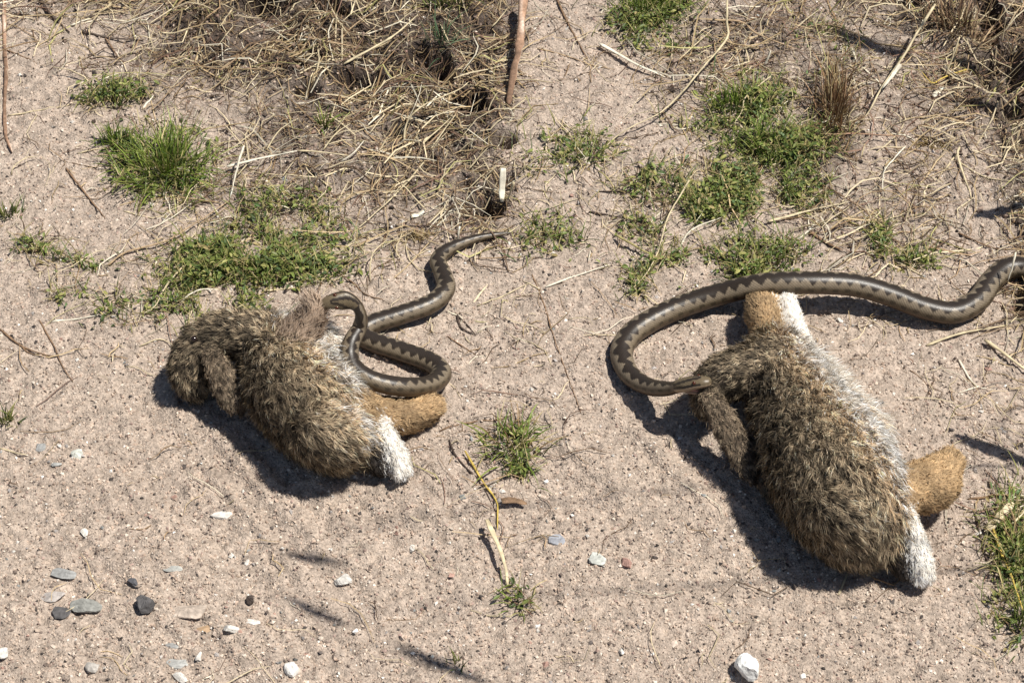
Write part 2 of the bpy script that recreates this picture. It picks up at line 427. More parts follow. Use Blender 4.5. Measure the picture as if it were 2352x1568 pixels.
# grass tufts: each is a thing of its own
def tuft(x, y, rx, ry, n, L0, L1, label, seed, cols=GREENC[:4], pr=(.36, .34, .16, .14), spread=.95, lean=(.1, 1.1), grp=None, w=(.0005, .0009)):
    g = np.random.default_rng(seed); c0 = PG(x, y)
    sx = rx*MM; sy = ry*MM/math.sin(PITCH)
    a = g.uniform(0, 2*np.pi, n); lob = .62+.38*np.sin(a*2+g.uniform(0, 6))*np.sin(a*3+g.uniform(0, 6)); r = np.sqrt(g.random(n))*(.35+.85*g.random(n))*(.75+lob*.6)
    b = np.stack([c0[0]+np.cos(a)*r*sx, c0[1]+np.sin(a)*r*sy, np.zeros(n)], -1)
    b[:, 2] = gz(b[:, 0], b[:, 1])-.001
    az = a+g.normal(0, .9, n)
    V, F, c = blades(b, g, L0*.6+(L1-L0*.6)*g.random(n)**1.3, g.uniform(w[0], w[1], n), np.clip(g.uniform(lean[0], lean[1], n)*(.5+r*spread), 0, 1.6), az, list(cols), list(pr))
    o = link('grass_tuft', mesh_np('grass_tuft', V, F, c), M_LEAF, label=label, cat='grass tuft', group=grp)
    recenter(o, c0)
    return o
BR = [(.16, .24, .035), (.25, .32, .06), (.36, .38, .11), (.09, .14, .03)]
tuft(385, 388, 96, 66, 560, .016, .042, 'big bright green grass tuft on bare sand, the largest tuft', 41, BR+[(.5, .42, .2)], (.3, .30, .20, .10, .10), lean=(.1, 1.3))
tuft(268, 330, 45, 22, 110, .016, .030, 'small spiky side tuft joined to the biggest bright green tuft', 42, BR, (.36, .3, .1, .24))
tuft(250, 225, 62, 24, 80, .012, .026, 'sparse yellowing grass tuft on sand at the end of a long straw', 43)
tuft(742, 292, 14, 8, 24, .018, .032, 'tiny bright green seedling tuft in the dark litter', 44, BR, (.3, .4, .2, .1))
tuft(15, 492, 40, 14, 60, .012, .022, 'low dull green tuft beside a brown reed lying on sand', 45)
tuft(12, 968, 34, 14, 50, .012, .022, 'low yellow green tuft alone on bare gravelly sand', 46, GREENC[1:4], (.4, .2, .4))
tuft(1012, 92, 30, 12, 30, .02, .04, 'few blue green blades sticking out of the litter bank', 47, [(.12, .2, .1), (.2, .28, .16)], (.6, .4))
tuft(1040, 12, 60, 14, 60, .02, .04, 'green grass tuft at the top of the litter bank', 48)
tuft(1172, 1020, 62, 40, 150, .014, .036, 'scraggly green and straw tuft beside the orange hind foot and a yellow stem', 49, BR[:2]+[(.5, .42, .2), (.3, .2, .1)], (.3, .25, .25, .2), lean=(.4, 1.5))
tuft(1198, 1382, 26, 30, 26, .010, .026, 'small grass tuft at the foot of a dry bent blade', 50, BR[:2]+[(.5, .42, .2)], (.35, .35, .3), lean=(.6, 1.5))
tuft(1050, 1524, 40, 12, 12, .01, .02, 'sparse pale seedlings on bare sand', 51, GREENC[1:4], (.3, .2, .5), grp=None)
tuft(2335, 1270, 40, 75, 150, .014, .034, 'green tuft behind a flat pale husk and yellow stem', 52, BR[:2]+[(.5, .42, .2), (.3, .2, .1)], (.3, .25, .25, .2), lean=(.4, 1.5))
tuft(2345, 1420, 20, 40, 60, .016, .03, 'thin green tuft along a long dark stem', 53)
tuft(1485, 25, 85, 40, 260, .014, .032, 'broad green tuft on the sand behind a pale flat straw', 54, BR, (.4, .3, .1, .2))
tuft(1335, 358, 80, 48, 80, .010, .026, 'yellow green tuft on sand below a long thin stem', 55, GREENC[:2]+[(.5, .42, .2), (.34, .33, .11)], (.2, .3, .25, .25), lean=(.5, 1.5))
tuft(1690, 240, 80, 40, 200, .012, .026, 'curly green tuft under the long bent stem', 56, BR, (.3, .3, .2, .2))
tuft(1760, 350, 80, 45, 240, .014, .03, 'dark green tuft beside the brown dried grass clump', 57, BR, (.3, .2, .1, .4))
tuft(1740, 600, 90, 40, 100, .012, .028, 'green tuft right behind the arched snake', 58)
tuft(2100, 605, 40, 16, 60, .008, .018, 'small flat green rosette on bare sand behind the snake', 59)
tuft(560, 620, 90, 30, 170, .010, .022, 'low dark green tuft in the weeds behind the furry rabbit', 60, BR, (.35, .2, .05, .4))
tuft(1915, 262, 36, 95, 260, .022, .05, 'tall brown dried grass clump standing on sand', 61, [(.36, .22, .12), (.5, .38, .2), (.2, .12, .07), (.6, .5, .3)], (.36, .26, .24, .14), lean=(.05, .8))
tuft(2215, 60, 110, 40, 240, .025, .06, 'dead brown grass clump with dark roots', 62, [(.3, .19, .12), (.45, .34, .2), (.12, .08, .06), (.6, .52, .36)], (.36, .26, .24, .14), lean=(.2, 1.5))

# ------------------------------------------------------------------ single straws, stems and twigs
STY = {'pale': (.64, .54, .35), 'white': (.80, .74, .60), 'tan': (.46, .33, .20), 'brown': (.22, .14, .085), 'dark': (.07, .05, .04),
       'yellow': (.58, .43, .10), 'red': (.33, .205, .135), 'olive': (.36, .31, .13)}
SN = {'name': 0}
def stem(pts, r, sty, label, lift=0.0, flat=.75, name='straw', cat=None, grp=None, taper=.45, side=None):
    """one stem through photo points; lift: metres above the ground, one number or one per point"""
    g = np.random.default_rng(900+SN['name']); SN['name'] += 1
    lf = list(lift) if np.ndim(lift) else [lift]*len(pts)
    q = [PG(x, y, l+r*.8) for (x, y), l in zip(pts, lf)]
    n = max(8, int(4+sum(math.dist(q[i], q[i+1]) for i in range(len(q)-1))/.006))
    C, L = spline(q, n)
    C[:, :2] += np.cumsum(g.normal(0, .00022, (n, 2)), 0)*np.sin(np.linspace(0, np.pi, n))[:, None]
    gzz = gz(C[:, 0], C[:, 1])
    C[:, 2] = np.maximum(C[:, 2], gzz+r*.35)
    t = np.linspace(0, 1, n)
    rad = r*(1-(1-taper)*t)*(1+.12*np.sin(t*19+g.random()*6)); rad[0] *= .7; rad[-1] *= .5
    knot = np.exp(-((t-g.uniform(.3, .7))/.012)**2)*.35 if n > 18 else 0*t
    rad = rad*(1+knot)
    col = np.array(STY[sty])[None]*(1+.25*g.normal(size=(n, 1))*.5)*(1-.35*knot[:, None])
    ns = 14 if r > .002 else 6
    V, F, c = tubes(C[None], rad[None], col[None], ns, flat)
    if ns == 14:                                    # tone streaks along a thick stalk; on reeds a white gloss is painted in
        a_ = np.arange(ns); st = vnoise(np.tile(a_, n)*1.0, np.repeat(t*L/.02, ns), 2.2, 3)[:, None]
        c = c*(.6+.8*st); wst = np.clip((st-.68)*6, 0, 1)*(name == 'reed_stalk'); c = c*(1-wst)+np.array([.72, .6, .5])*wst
    m = M_TWIG if sty in ('dark', 'brown', 'red') else M_STRAW
    o = link(name, mesh_np(name, V, F, c, smooth=True), m, label=label, cat=cat or ('twig' if name == 'twig' else 'straw' if name == 'straw' else 'stem'), group=grp)
    recenter(o, C[0])
    for f_ in side or []:                           # a fork of the same stem
        q2, _ = spline([PG(x, y, r*.7) for x, y in f_], 9)
        q2[:, 2] = np.maximum(q2[:, 2], gz(q2[:, 0], q2[:, 1])+r*.3)
        V, F, c = tubes(q2[None], (r*.8*np.linspace(1, .4, 9))[None], np.repeat(np.array(STY[sty])[None, None], 9, 1), 6, flat)
        k = link('branch', mesh_np('branch', V, F, c, smooth=True), m); k.data.transform(Matrix.Translation(-Vector(C[0]))); k.parent = o
    return o
S = lambda *a, **k: stem(*a, **k)
T = lambda *a, **k: stem(*a, name='twig', **k)
G1 = 'pale straws stuck in the litter bank'
L1 = 'short pale straw stuck in the dark litter bank'
G2 = 'dry straws on the open sand'
# left of the view, by the big tuft
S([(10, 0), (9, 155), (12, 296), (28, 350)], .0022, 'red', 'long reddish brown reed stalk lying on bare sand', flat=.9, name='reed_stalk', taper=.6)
T([(88, -6), (116, 34), (160, 75)], .0017, 'dark', 'thick dark twig pointing at a short pale straw')
T([(31, 34), (72, 36), (111, 35)], .0010, 'dark', 'straight dark twig crossing behind the reddish reed stalk')
S([(162, 59), (209, 43)], .0011, 'white', 'short whitish straw at the end of the thick dark twig')
S([(237, 22), (281, -2)], .0012, 'pale', 'short pale straw above bare sand at the litter edge')
T([(188, 74), (245, 86), (330, 93)], .0016, 'dark', 'dark flat strip painting a shadow on grey sand at the litter edge', flat=.5)  # twig-shaped dark strip laid in place of a cast shadow
T([(242, 88), (284, 144), (330, 155)], .0009, 'brown', 'thin bent twig crossing another twig at the litter edge')
T([(206, 135), (291, 126), (387, 104)], .0008, 'dark', 'thin straight dark twig running into the litter')
S([(211, 195), (240, 182), (271, 169)], .0010, 'white', 'whitish straw right behind the sparse yellowing tuft')
S([(18, 266), (142, 245), (193, 232)], .0009, 'pale', 'long thin straw reaching from the reed to a yellowing tuft')
S([(327, 251), (353, 219)], .0012, 'white', 'short thick white straw between yellowing tuft and big tuft')
S([(447, 300), (449, 278), (467, 245)], .0009, 'pale', 'pale straw leaning over the back of the big green tuft', lift=[0, .008, .018])
S([(410, 175), (438, 160), (490, 152)], .0009, 'white', 'bent whitish straw at the foot of the litter bank')
S([(369, 75), (400, 76), (438, 64)], .0010, 'pale', 'curved pale straw lying high on brown litter', lift=.006)
S([(26, 402), (31, 382), (59, 363), (85, 361)], .0008, 'pale', 'hooked pale straw on sand near the reed tip', lift=[0, .004, .006, .003])
S([(178, 353), (219, 343), (268, 343)], .0008, 'pale', 'thin pale straw touching the small spiky side tuft')
T([(152, 386), (193, 442), (242, 502)], .0011, 'brown', 'straight reddish brown twig lying alone on bare sand')
T([(247, 610), (289, 579), (382, 553), (459, 507), (531, 458)], .0011, 'tan', 'long bowed tan stem running from weeds to a white straw', lift=[0, .002, .004, .004, .002])
S([(560, 335), (548, 373), (528, 455)], .0012, 'white', 'upright white straw crossed by a bright flat straw', lift=[.022, .018, 0])
S([(522, 382), (600, 362), (683, 346)], .0015, 'white', 'bright white flat straw on the litter edge', lift=[.006, .008, .005], flat=.45)
S([(683, 346), (730, 349), (805, 358)], .0010, 'pale', 'straight pale stem continuing from the bright flat straw', lift=.004)
S([(782, 372), (812, 352), (836, 323)], .0010, 'white', 'curved white straw end hooked up over the litter', lift=[.002, .006, .014])
S([(436, 594), (397, 638), (371, 677), (353, 708), (281, 744)], .0009, 'pale', 'long curved straw sweeping through the low weeds', lift=[.004, .007, .006, .004, 0])
S([(410, 700), (438, 674), (469, 664), (503, 665)], .0009, 'white', 'arched white straw in the weeds behind the smaller rabbit', lift=[0, .006, .008, .004])
S([(474, 741), (531, 715), (562, 697)], .0010, 'pale', 'pale straw touching the top of the smaller rabbit', lift=.005)
S([(116, 741), (170, 734), (232, 723)], .0010, 'white', 'straight white straw alone on sand in front of weeds')
S([(284, 485), (348, 501), (387, 496)], .0009, 'pale', 'pale straw with a shadow just in front of the big tuft')
T([(0, 756), (52, 797), (103, 815), (134, 817)], .0012, 'brown', 'forked dark brown twig at the edge of bare sand', side=[[(52, 797), (60, 806), (80, 815)]])
T([(90, 735), (121, 787), (144, 838), (173, 887)], .0008, 'brown', 'thin kinked twig lying across the forked twig end')
S([(0, 1029), (30, 1037), (62, 1044)], .0009, 'pale', 'pale straw end by a grey flat pebble')
T([(15, 115), (60, 132), (85, 146)], .0009, 'brown', 'small brown twig beside the reed on sand')
T([(75, 68), (85, 104)], .0006, 'brown', 'tiny upright brown splinter on sand')
S([(330, 265), (352, 290), (362, 320)], .0007, 'olive', 'thin olive blade in the big tuft edge', lift=[.01, .014, .004])
S([(606, 668), (680, 661), (745, 650)], .0011, 'pale', 'straight pale straw behind the smaller rabbit paw')
T([(724, 608), (790, 634), (842, 674), (884, 689)], .0009, 'brown', 'thin bent brown twig behind the raised snake head')
S([(850, 645), (850, 598), (863, 572), (889, 551)], .0008, 'pale', 'hook shaped pale straw near the small golden brown tuft', lift=[0, .008, .012, .010])
S([(320, 795), (365, 778), (405, 797)], .0008, 'pale', 'pale straw pointing at the smaller rabbit head')
# litter bank
S([(790, 147), (894, 89), (960, 34)], .0014, 'pale', 'longest pale straw lying across the litter bank', lift=[.004, .010, .012])
S([(776, 94), (820, 55), (868, 21)], .0010, 'tan', 'tan straw parallel to the longest litter straw', lift=[.004, .010, .008])
S([(651, 79), (724, 89), (829, 110)], .0012, 'tan', 'brownish straw crossing under the longest litter straw', lift=.005)
S([(928, 340), (934, 288), (968, 249), (1051, 209), (1077, 188)], .0010, 'pale', 'tall arched pale stem bending over dark soil', lift=[0, .014, .024, .022, .014])
BANK = ['shorter of two pale straws leaning beside the arched stem', 'longer of two pale straws leaning beside the arched stem', 'pale curved straw above the bright white flat straw',
        'pale kinked straw beside the tiny seedling tuft', 'pale straw at the foot of the thick reed stump', 'pale straw in a dark soil hollow by the arched stem tip',
        'steep pale straw beside the brownish crossing straw', L1, 'pale straw over dark soil left of the papery husks', 'upright pale straw under the longest litter straw',
        'pale straw leaning by the blue green blades', 'pale straw tucked beside the longest litter straw top', L1, 'pale straw just behind the upright white husk',
        'upright pale straw in dark soil below the longest litter straw', L1, L1, 'short pale straw crossing the blue green blades']
for a_ in ([(968, 332), (1036, 270)], [(988, 345), (1046, 264)], [(612, 345), (640, 301), (685, 272)], [(742, 345), (769, 309), (805, 283)],
           [(1172, 254), (1211, 225)], [(1030, 200), (1052, 155)], [(770, 100), (774, 30)], [(1130, 62), (1165, 20)], [(1050, 352), (1100, 315)],
           [(720, 190), (736, 130)], [(1090, 130), (1150, 95)], [(905, 60), (955, 22)], [(660, 60), (700, 20)], [(1075, 390), (1120, 340)],
           [(850, 190), (872, 120)], [(560, 120), (620, 95)], [(505, 60), (560, 30)], [(1010, 55), (1030, 95)]):
    S(a_, .0009, 'pale', BANK.pop(0), lift=[.001]+[.012]*(len(a_)-1), grp=G1)
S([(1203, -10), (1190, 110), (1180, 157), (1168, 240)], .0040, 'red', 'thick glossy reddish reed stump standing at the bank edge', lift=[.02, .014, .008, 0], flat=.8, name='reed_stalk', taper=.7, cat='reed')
S([(973, 373), (934, 420), (879, 470), (816, 530)], .0010, 'pale', 'long straight straw running down from bank to weeds', lift=[.008, .006, .004, 0])
S([(1156, 386), (1155, 425), (1153, 464)], .0030, 'white', 'upright white papery husk on the bank', lift=[.03, .016, 0], flat=.25, name='husk', taper=.8)
S([(1180, 418), (1172, 440), (1166, 460)], .0018, 'pale', 'narrow pale husk beside the upright white husk', lift=[.018, .01, 0], flat=.3, name='husk')
S([(944, 504), (975, 483)], .0024, 'white', 'flat white flake lying near the dark painted shadow line', flat=.3, name='husk', taper=.9)
T([(872, 524), (1000, 517), (1110, 492)], .0009, 'dark', 'long thin dark strip painting a shadow line in front of the white flake')  # thin dark strip drawn for a reed's shadow line
S([(1056, 520), (1050, 540), (1048, 560)], .0011, 'white', 'short white stalk standing behind the snake tail', lift=[.012, .006, 0])
S([(1096, 702), (1150, 682), (1215, 650)], .0009, 'pale', 'pale straw on sand in front of the snake tail')
T([(1051, 723), (1057, 752), (1093, 770)], .0012, 'dark', 'dark forked twig on sand beside the snake', side=[[(1052, 726), (1072, 745), (1092, 768)]])
T([(1028, 772), (1070, 800), (1120, 830)], .0007, 'brown', 'thin brown twig beside the coiled snake loop')
T([(1010, 990), (1080, 970), (1150, 962), (1212, 938)], .0009, 'brown', 'brown twig leading from hind foot to green tuft')
T([(1032, 1010), (1048, 1050), (1095, 1105), (1130, 1160)], .0009, 'dark', 'dark stem bending beside the dense green tuft')
S([(1068, 1035), (1105, 1100), (1137, 1150), (1143, 1216)], .0011, 'yellow', 'yellow stem joined to a dry bent blade', lift=.003)
S([(1118, 1192), (1143, 1249), (1162, 1303), (1167, 1350)], .0022, 'pale', 'dry bent pale blade casting a dark shadow on sand', lift=[.008, .010, .008, 0], flat=.3, name='dry_blade', taper=.4, cat='blade')
S([(1152, 1150), (1178, 1147), (1210, 1156)], .0036, 'brown', 'curled dead brown leaf beside the yellow stem', lift=.003, flat=.14, name='dead_leaf', taper=.5, cat='leaf')
tuft(966, 546, 30, 7, 90, .004, .009, 'small golden brown dry tuft lying behind the smaller snake', 63, [(.34, .25, .11), (.24, .16, .08), (.42, .34, .18)], (.4, .3, .3), lean=(.3, 1.5))
# right half, top
T([(1276, -8), (1312, 67), (1351, 139)], .0012, 'brown', 'straight dark twig meeting a thin stem on bare sand')
T([(1235, 112), (1299, 129), (1361, 150), (1413, 160)], .0008, 'tan', 'thin tan stem at the end of a straight dark twig')
S([(1377, 100), (1454, 144), (1529, 178)], .0020, 'white', 'flat pale split straw with a dark shadow on sand', lift=[.002, .005, .001], flat=.35, name='dry_blade', cat='blade')
S([(1670, -10), (1669, 50), (1668, 92), (1609, 165), (1555, 227), (1513, 263), (1446, 296), (1408, 322), (1371, 361)], .0012, 'pale', 'very long bent stem with a sharp elbow over the weeds',
  lift=[.03, .026, .022, .016, .010, .008, .006, .004, 0], name='long_stem', cat='stem')
S([(1621, 46), (1701, 49), (1738, 75), (1828, 113)], .0012, 'tan', 'tan stalk crossing under the very long bent stem', lift=.004)
S([(1560, 137), (1600, 98), (1640, 64)], .0008, 'pale', 'thin pale straw parallel to the very long bent stem', lift=.004)
S([(1756, 150), (1771, 116)], .0016, 'white', 'short white spike beside the brown dried clump', lift=[.002, .012], name='husk', flat=.5)
S([(1771, 175), (1712, 219), (1704, 250), (1686, 284)], .0008, 'pale', 'wavy pale straw over the curly green tuft', lift=.008)
S([(2148, 10), (2106, 77), (2073, 137), (2029, 201), (1996, 258), (1970, 286)], .0014, 'pale', 'long straight reed straw leaning beside the dried clump', lift=[.04, .03, .022, .012, .006, 0], name='long_stem', cat='stem')
S([(2068, 148), (2048, 175), (2026, 204)], .0022, 'white', 'white leaf sheath on the long leaning reed straw', lift=[.021, .017, .012], flat=.4, name='husk')
S([(2204, 85), (2190, 130), (2171, 178)], .0009, 'pale', 'upright pale straw meeting a curled golden blade', lift=[.03, .016, .003])
S([(2220, 160), (2168, 178), (2143, 191), (2117, 165)], .0011, 'yellow', 'curled golden blade above a white flake', lift=[.006, .004, .006, .01])
S([(2143, 222), (2168, 198)], .0026, 'white', 'flat white flake on the shadow by the golden blade', flat=.3, name='husk', taper=.9)
S([(2282, 59), (2250, 100), (2220, 142)], .0009, 'tan', 'tan straw slanting before dark hollow soil', lift=[.03, .02, .004])
S([(1950, 40), (1968, 70), (1980, 139)], .0007, 'brown', 'thin brown bent stalk behind the dried clump', lift=[.012, .02, 0])
T([(1859, 309), (1960, 310), (2081, 314)], .0011, 'red', 'straight reddish stem crossing the dried clump foot', lift=.003)
tuft(2140, 330, 48, 9, 120, .004, .010, 'flat golden brown dry tuft near the forked straw', 64, [(.34, .25, .11), (.24, .16, .08), (.42, .34, .18)], (.4, .3, .3), lean=(.3, 1.5))
S([(2204, 338), (2199, 352), (2204, 380), (2231, 456)], .0013, 'pale', 'pale straw with three forked branches on sand', lift=[.006, .004, .002, 0], side=[[(2199, 352), (2175, 385), (2145, 415)], [(2202, 372), (2261, 406), (2326, 416)]])
S([(2081, 335), (2034, 381), (2026, 410), (2029, 455)], .0008, 'white', 'thin white bent straw left of the forked straw', lift=[.004, .008, .006, 0])
S([(1761, 509), (1862, 483), (1947, 463)], .0016, 'pale', 'broad flat pale straw in front of the weeds', flat=.45, lift=.002)
S([(1833, 550), (1859, 527), (1880, 504)], .0012, 'white', 'small white Y shaped twig on sand', side=[[(1859, 526), (1857, 510), (1856, 494)]], name='twig', cat='twig')
S([(1859, 532), (1900, 558), (1936, 574)], .0020, 'brown', 'brown flat bark strip beside the white twig', flat=.4, name='bark_strip', cat='bark')
T([(1885, 422), (1978, 478), (2050, 548), (2106, 574)], .0008, 'brown', 'long thin brown twig from the clump to a green rosette', lift=.002)
S([(2055, 599), (2088, 617), (2122, 635)], .0012, 'pale', 'pale straw on sand just behind the arched snake')
T([(2202, 535), (2287, 571), (2360, 571)], .0010, 'brown', 'brown twig on sand behind the snake bend')
S([(2333, 579), (2322, 620), (2315, 646)], .0010, 'white', 'white straw standing in front of the snake bend', lift=[.045, .034, .024])
S([(2128, 793), (2207, 764), (2314, 746)], .0014, 'pale', 'pale straight straw on sand in front of the snake bend', flat=.6)
S([(2262, 780), (2310, 815), (2360, 852)], .0020, 'pale', 'thick pale broken stick on sand with dark shadow', name='stick', flat=.7, cat='stick', lift=.003)
S([(2202, 826), (2240, 884), (2281, 895)], .0011, 'white', 'white Y shaped straw on open sand', side=[[(2246, 888), (2225, 894), (2202, 902)]])
T([(2090, 850), (2130, 882), (2165, 901)], .0006, 'brown', 'faint thin twig beside the white Y shaped straw')
T([(2030, 335), (2090, 400), (2122, 440)], .0006, 'brown', 'hair thin twig among bare sand right of the dried clump')
S([(2223, 1146), (2270, 1141), (2330, 1132)], .0013, 'brown', 'short brown stick behind the flat pale husk', name='twig')
S([(2267, 1217), (2297, 1186), (2327, 1154)], .0036, 'pale', 'flat pale husk beside the yellow stem', lift=[.002, .006, .006], flat=.3, name='husk', taper=.85)
T([(2240, 1180), (2246, 1210), (2263, 1277), (2309, 1368), (2345, 1460)], .0010, 'dark', 'long dark stem along the edge of the green tuft')
S([(2281, 1214), (2302, 1270), (2330, 1340), (2350, 1400)], .0013, 'yellow', 'bright yellow stem in the green tuft', lift=.006)
S([(2275, 1322), (2295, 1300)], .0009, 'pale', 'short pale straw by the long dark stem')
S([(1925, 1366), (1938, 1335), (1948, 1312)], .0012, 'pale', 'short pale straw on bare sand below the larger rabbit')
S([(1415, 540), (1506, 589), (1549, 610)], .0014, 'olive', 'straight yellowish stem with dark shadow in the weeds', lift=.004)
S([(1583, 414), (1539, 494), (1518, 566), (1500, 612), (1469, 651), (1431, 677)], .0009, 'pale', 'long thin wavy straw crossing the straight yellowish stem', lift=[.012, .010, .008, .008, .004, 0])
S([(1560, 569), (1583, 532), (1614, 512), (1658, 499)], .0009, 'white', 'arched white straw in front of the green weeds', lift=[0, .006, .008, .006])
S([(1253, 659), (1325, 633), (1402, 607)], .0011, 'white', 'straight white straw alone on bare sand')
T([(1222, 630), (1243, 685), (1271, 772), (1292, 835), (1335, 950)], .0007, 'brown', 'very thin long twig on sand beside the snake curve')
S([(1686, 633), (1722, 600), (1730, 574)], .0009, 'pale', 'pale blade leaning over the back of the arched snake', lift=[.002, .01, .02])
T([(1353, 486), (1402, 496), (1506, 517)], .0012, 'dark', 'dark twig lying in front of the yellow green tuft')
T([(1377, 440), (1470, 438), (1557, 432)], .0008, 'dark', 'thin dark twig between two green tufts')
S([(1240, 665), (1222, 655), (1200, 645)], .0008, 'pale', 'short pale straw between the two snakes')
for k, a_ in enumerate(([(2180, 95), (2215, 50)], [(2300, 100), (2312, 40)], [(2240, 60), (2280, 20)], [(2330, 150), (2310, 75)], [(2120, 45), (2130, 5)], [(2260, 130), (2330, 160)], [(2300, 210), (2345, 250)])):
    S(a_, .0009, 'pale', 'short pale straw on the dead brown clump', lift=[.004, .03], grp='pale straws on the dead brown clump')

# tall reeds just past the edge of the view; their shadows lie across the sand
for x_, y_, h_, r_, lab in ((2395, 250, .20, .0042, 'tall standing reed with dark joints beside the hollow reed ends'), (2405, 165, .21, .0062, 'thickest tall standing reed behind the hollow reed ends')):
    a_ = PG(x_, y_); K = 14; t_ = np.linspace(0, 1, K)
    C_ = a_+np.stack([t_*.012, t_*t_*.02, t_*h_-.004], -1)
    V, F, c = tubes(C_[None], (r_*(1-.35*t_)*(1+.15*(np.arange(K) % 4 == 0)))[None], np.tile([.42, .27, .16], (1, K, 1))*np.where(np.arange(K) % 4 == 0, .5, 1)[None, :, None], 10, 1.0, ref=(0, 1, 0))
    recenter(link('reed_stalk', mesh_np('reed_stalk', V, F, c, smooth=True), M_TWIG, label=lab, cat='reed'), a_)
# arching reeds that overhang the path from beyond the view: their drooping leaves shade the sand
def overhang(shade, ang, ln, wd, h, root, label, seed):
    g = np.random.default_rng(seed); svv = np.array(sv)
    G = PG(*shade); tipc = G+svv*(h/svv[2]); d = np.array([math.cos(ang), math.sin(ang), -.12])
    o = bpy.data.objects.new('overhanging_reed', None); scene.collection.objects.link(o)
    ro = np.array([root[0], root[1], float(gz(root[0], root[1])[0])]); o.location = ro
    tag(o, label, 'reed')
    a0 = tipc+d*ln*.5
    top = np.array([a0[0]*.35+ro[0]*.65, a0[1]*.5+ro[1]*.5, h*1.45])
    C_, L_ = spline([ro-np.array([0, 0, .003]), ro*.85+top*.15+np.array([0, 0, h*.45]), top, a0], 26)
    V, F, c = tubes(C_[None], (.0016*np.linspace(1, .35, 26))[None], np.tile([.42, .30, .17], (1, 26, 1)), 8, 1, ref=(0, 1, 0))
    link('stem', mesh_np('stem', V-ro, F, c, smooth=True), M_TWIG, o)
    t_ = np.linspace(0, 1, 12)
    B = a0-d*ln*t_[:, None]-np.array([0, 0, 1])*(t_**2)[:, None]*ln*.25
    V, F, c = tubes(B[None], (wd*np.sin(np.pi*np.clip(t_, .04, .97))**.6)[None], np.tile([.36, .33, .12], (1, 12, 1)), 6, .12)
    link('leaf', mesh_np('leaf', V-ro, F, c, smooth=True), M_LEAF, o)
overhang((705, 1284), -.25, .055, .0040, .90, (.62, -.12), 'arching reed shading the sand before the smaller rabbit', 1)
overhang((718, 1405), -.45, .060, .0042, .90, (.66, -.22), 'arching reed shading the sand near the rounded white stone', 2)
overhang((1000, 1525), -.45, .085, .0050, .90, (.70, -.34), 'arching reed shading the sand beside the pale seedlings', 3)
overhang((2275, 1035), -.40, .075, .0062, .30, (.62, -.02), 'arching reed shading the sand past the larger rabbit foot', 4)
overhang((2300, 485), .15, .060, .0060, .28, (.62, .22), 'arching reed shading the sand behind the snake bend', 5)
overhang((1985, 100), -.50, .085, .0085, .85, (.95, .60), 'arching reed shading the sand behind the dried clump', 6)
# hollow broken reed ends
def hollow_reed(x, y, dx, dy, r, L, label):
    a = PG(x, y, r); b = PG(x+dx, y+dy, r); d = b-a; d = d/np.linalg.norm(d)*L; n = 14
    u = np.cross(d, [0, 0, 1]); u /= np.linalg.norm(u); w = np.cross(u, d); w /= np.linalg.norm(w)
    an = np.arange(n)*2*np.pi/n; ring = np.cos(an)[:, None]*u+np.sin(an)[:, None]*w
    V = np.vstack([a+d+ring*r*.95, a+ring*r, a+ring*r*.62, a+d*.7+ring*r*.6])
    i = np.arange(n); j = (i+1) % n
    q = np.concatenate([np.stack([i+k*n, j+k*n, j+(k+1)*n, i+(k+1)*n], -1) for k in range(3)])
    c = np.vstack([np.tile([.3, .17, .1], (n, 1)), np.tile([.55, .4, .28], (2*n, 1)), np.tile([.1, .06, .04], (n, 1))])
    o = link('hollow_reed', mesh_np('hollow_reed', V, q, c, smooth=True), M_TWIG, label=label, cat='reed'); recenter(o, a)
hollow_reed(1130, 474, 30, -8, .0042, .03, 'broken hollow reed end lying by the white husks')
hollow_reed(2324, 236, 30, -10, .0045, .035, 'broken hollow reed end over a dark shadow on sand')
hollow_reed(2358, 256, 30, -6, .0055, .035, 'wider hollow reed end beside a smaller one')

# ------------------------------------------------------------------ stones
def stone(x0, x1, y0, y1, col, label, seed, hz=.5, name='stone', grp=None, sink=.25):
    g = np.random.default_rng(seed)
    c0 = PG((x0+x1)/2, (y0+y1)/2)
    # lat-long ball cut by random planes into a broken pebble
    nu, nv = 18, 11
    th = np.linspace(0, np.pi, nv)[1:-1]; ph = np.arange(nu)*2*np.pi/nu
    B = np.array([[0, 0, 1]]+[[math.sin(t)*math.cos(p_), math.sin(t)*math.sin(p_), math.cos(t)] for t in th for p_ in ph]+[[0, 0, -1]], float)
    for _ in range(13):
        nn = g.normal(size=3); nn /= np.linalg.norm(nn); dd = g.uniform(.42, .85)
        s = B@nn; B = B-np.clip(s-dd, 0, None)[:, None]*nn
    B += g.normal(0, .018, B.shape)
    sx = (x1-x0)/2*MM*1.12; sy = max((y1-y0)/2*MM/math.sin(PITCH), sx*.35); sz = min(sx, sy)*hz
    B = B*np.array([sx, sy, sz])
    ca, sa = math.cos(g.normal(0, .2)), math.sin(g.normal(0, .2))
    B = B@np.array([[ca, sa, 0], [-sa, ca, 0], [0, 0, 1]])
    B += c0+np.array([0, 0, sz*(1-2*sink)])
    nr = nv-2; idx = 1+np.arange(nr*nu).reshape(nr, nu); rl = np.roll(idx, -1, 1)
    q = np.stack([idx[:-1], idx[1:], rl[1:], rl[:-1]], -1).reshape(-1, 4)
    t3 = np.concatenate([np.stack([np.zeros(nu, int), idx[0], rl[0]], -1), np.stack([np.full(nu, len(B)-1), rl[-1], idx[-1]], -1)])
    cc = np.array(col)[None]*(1+.12*g.normal(size=(len(B), 1)))
    o = link(name, mesh_np(name, B, [q, t3], cc), M_STONE, label=label, cat='stone', group=grp); recenter(o, c0)
    return o
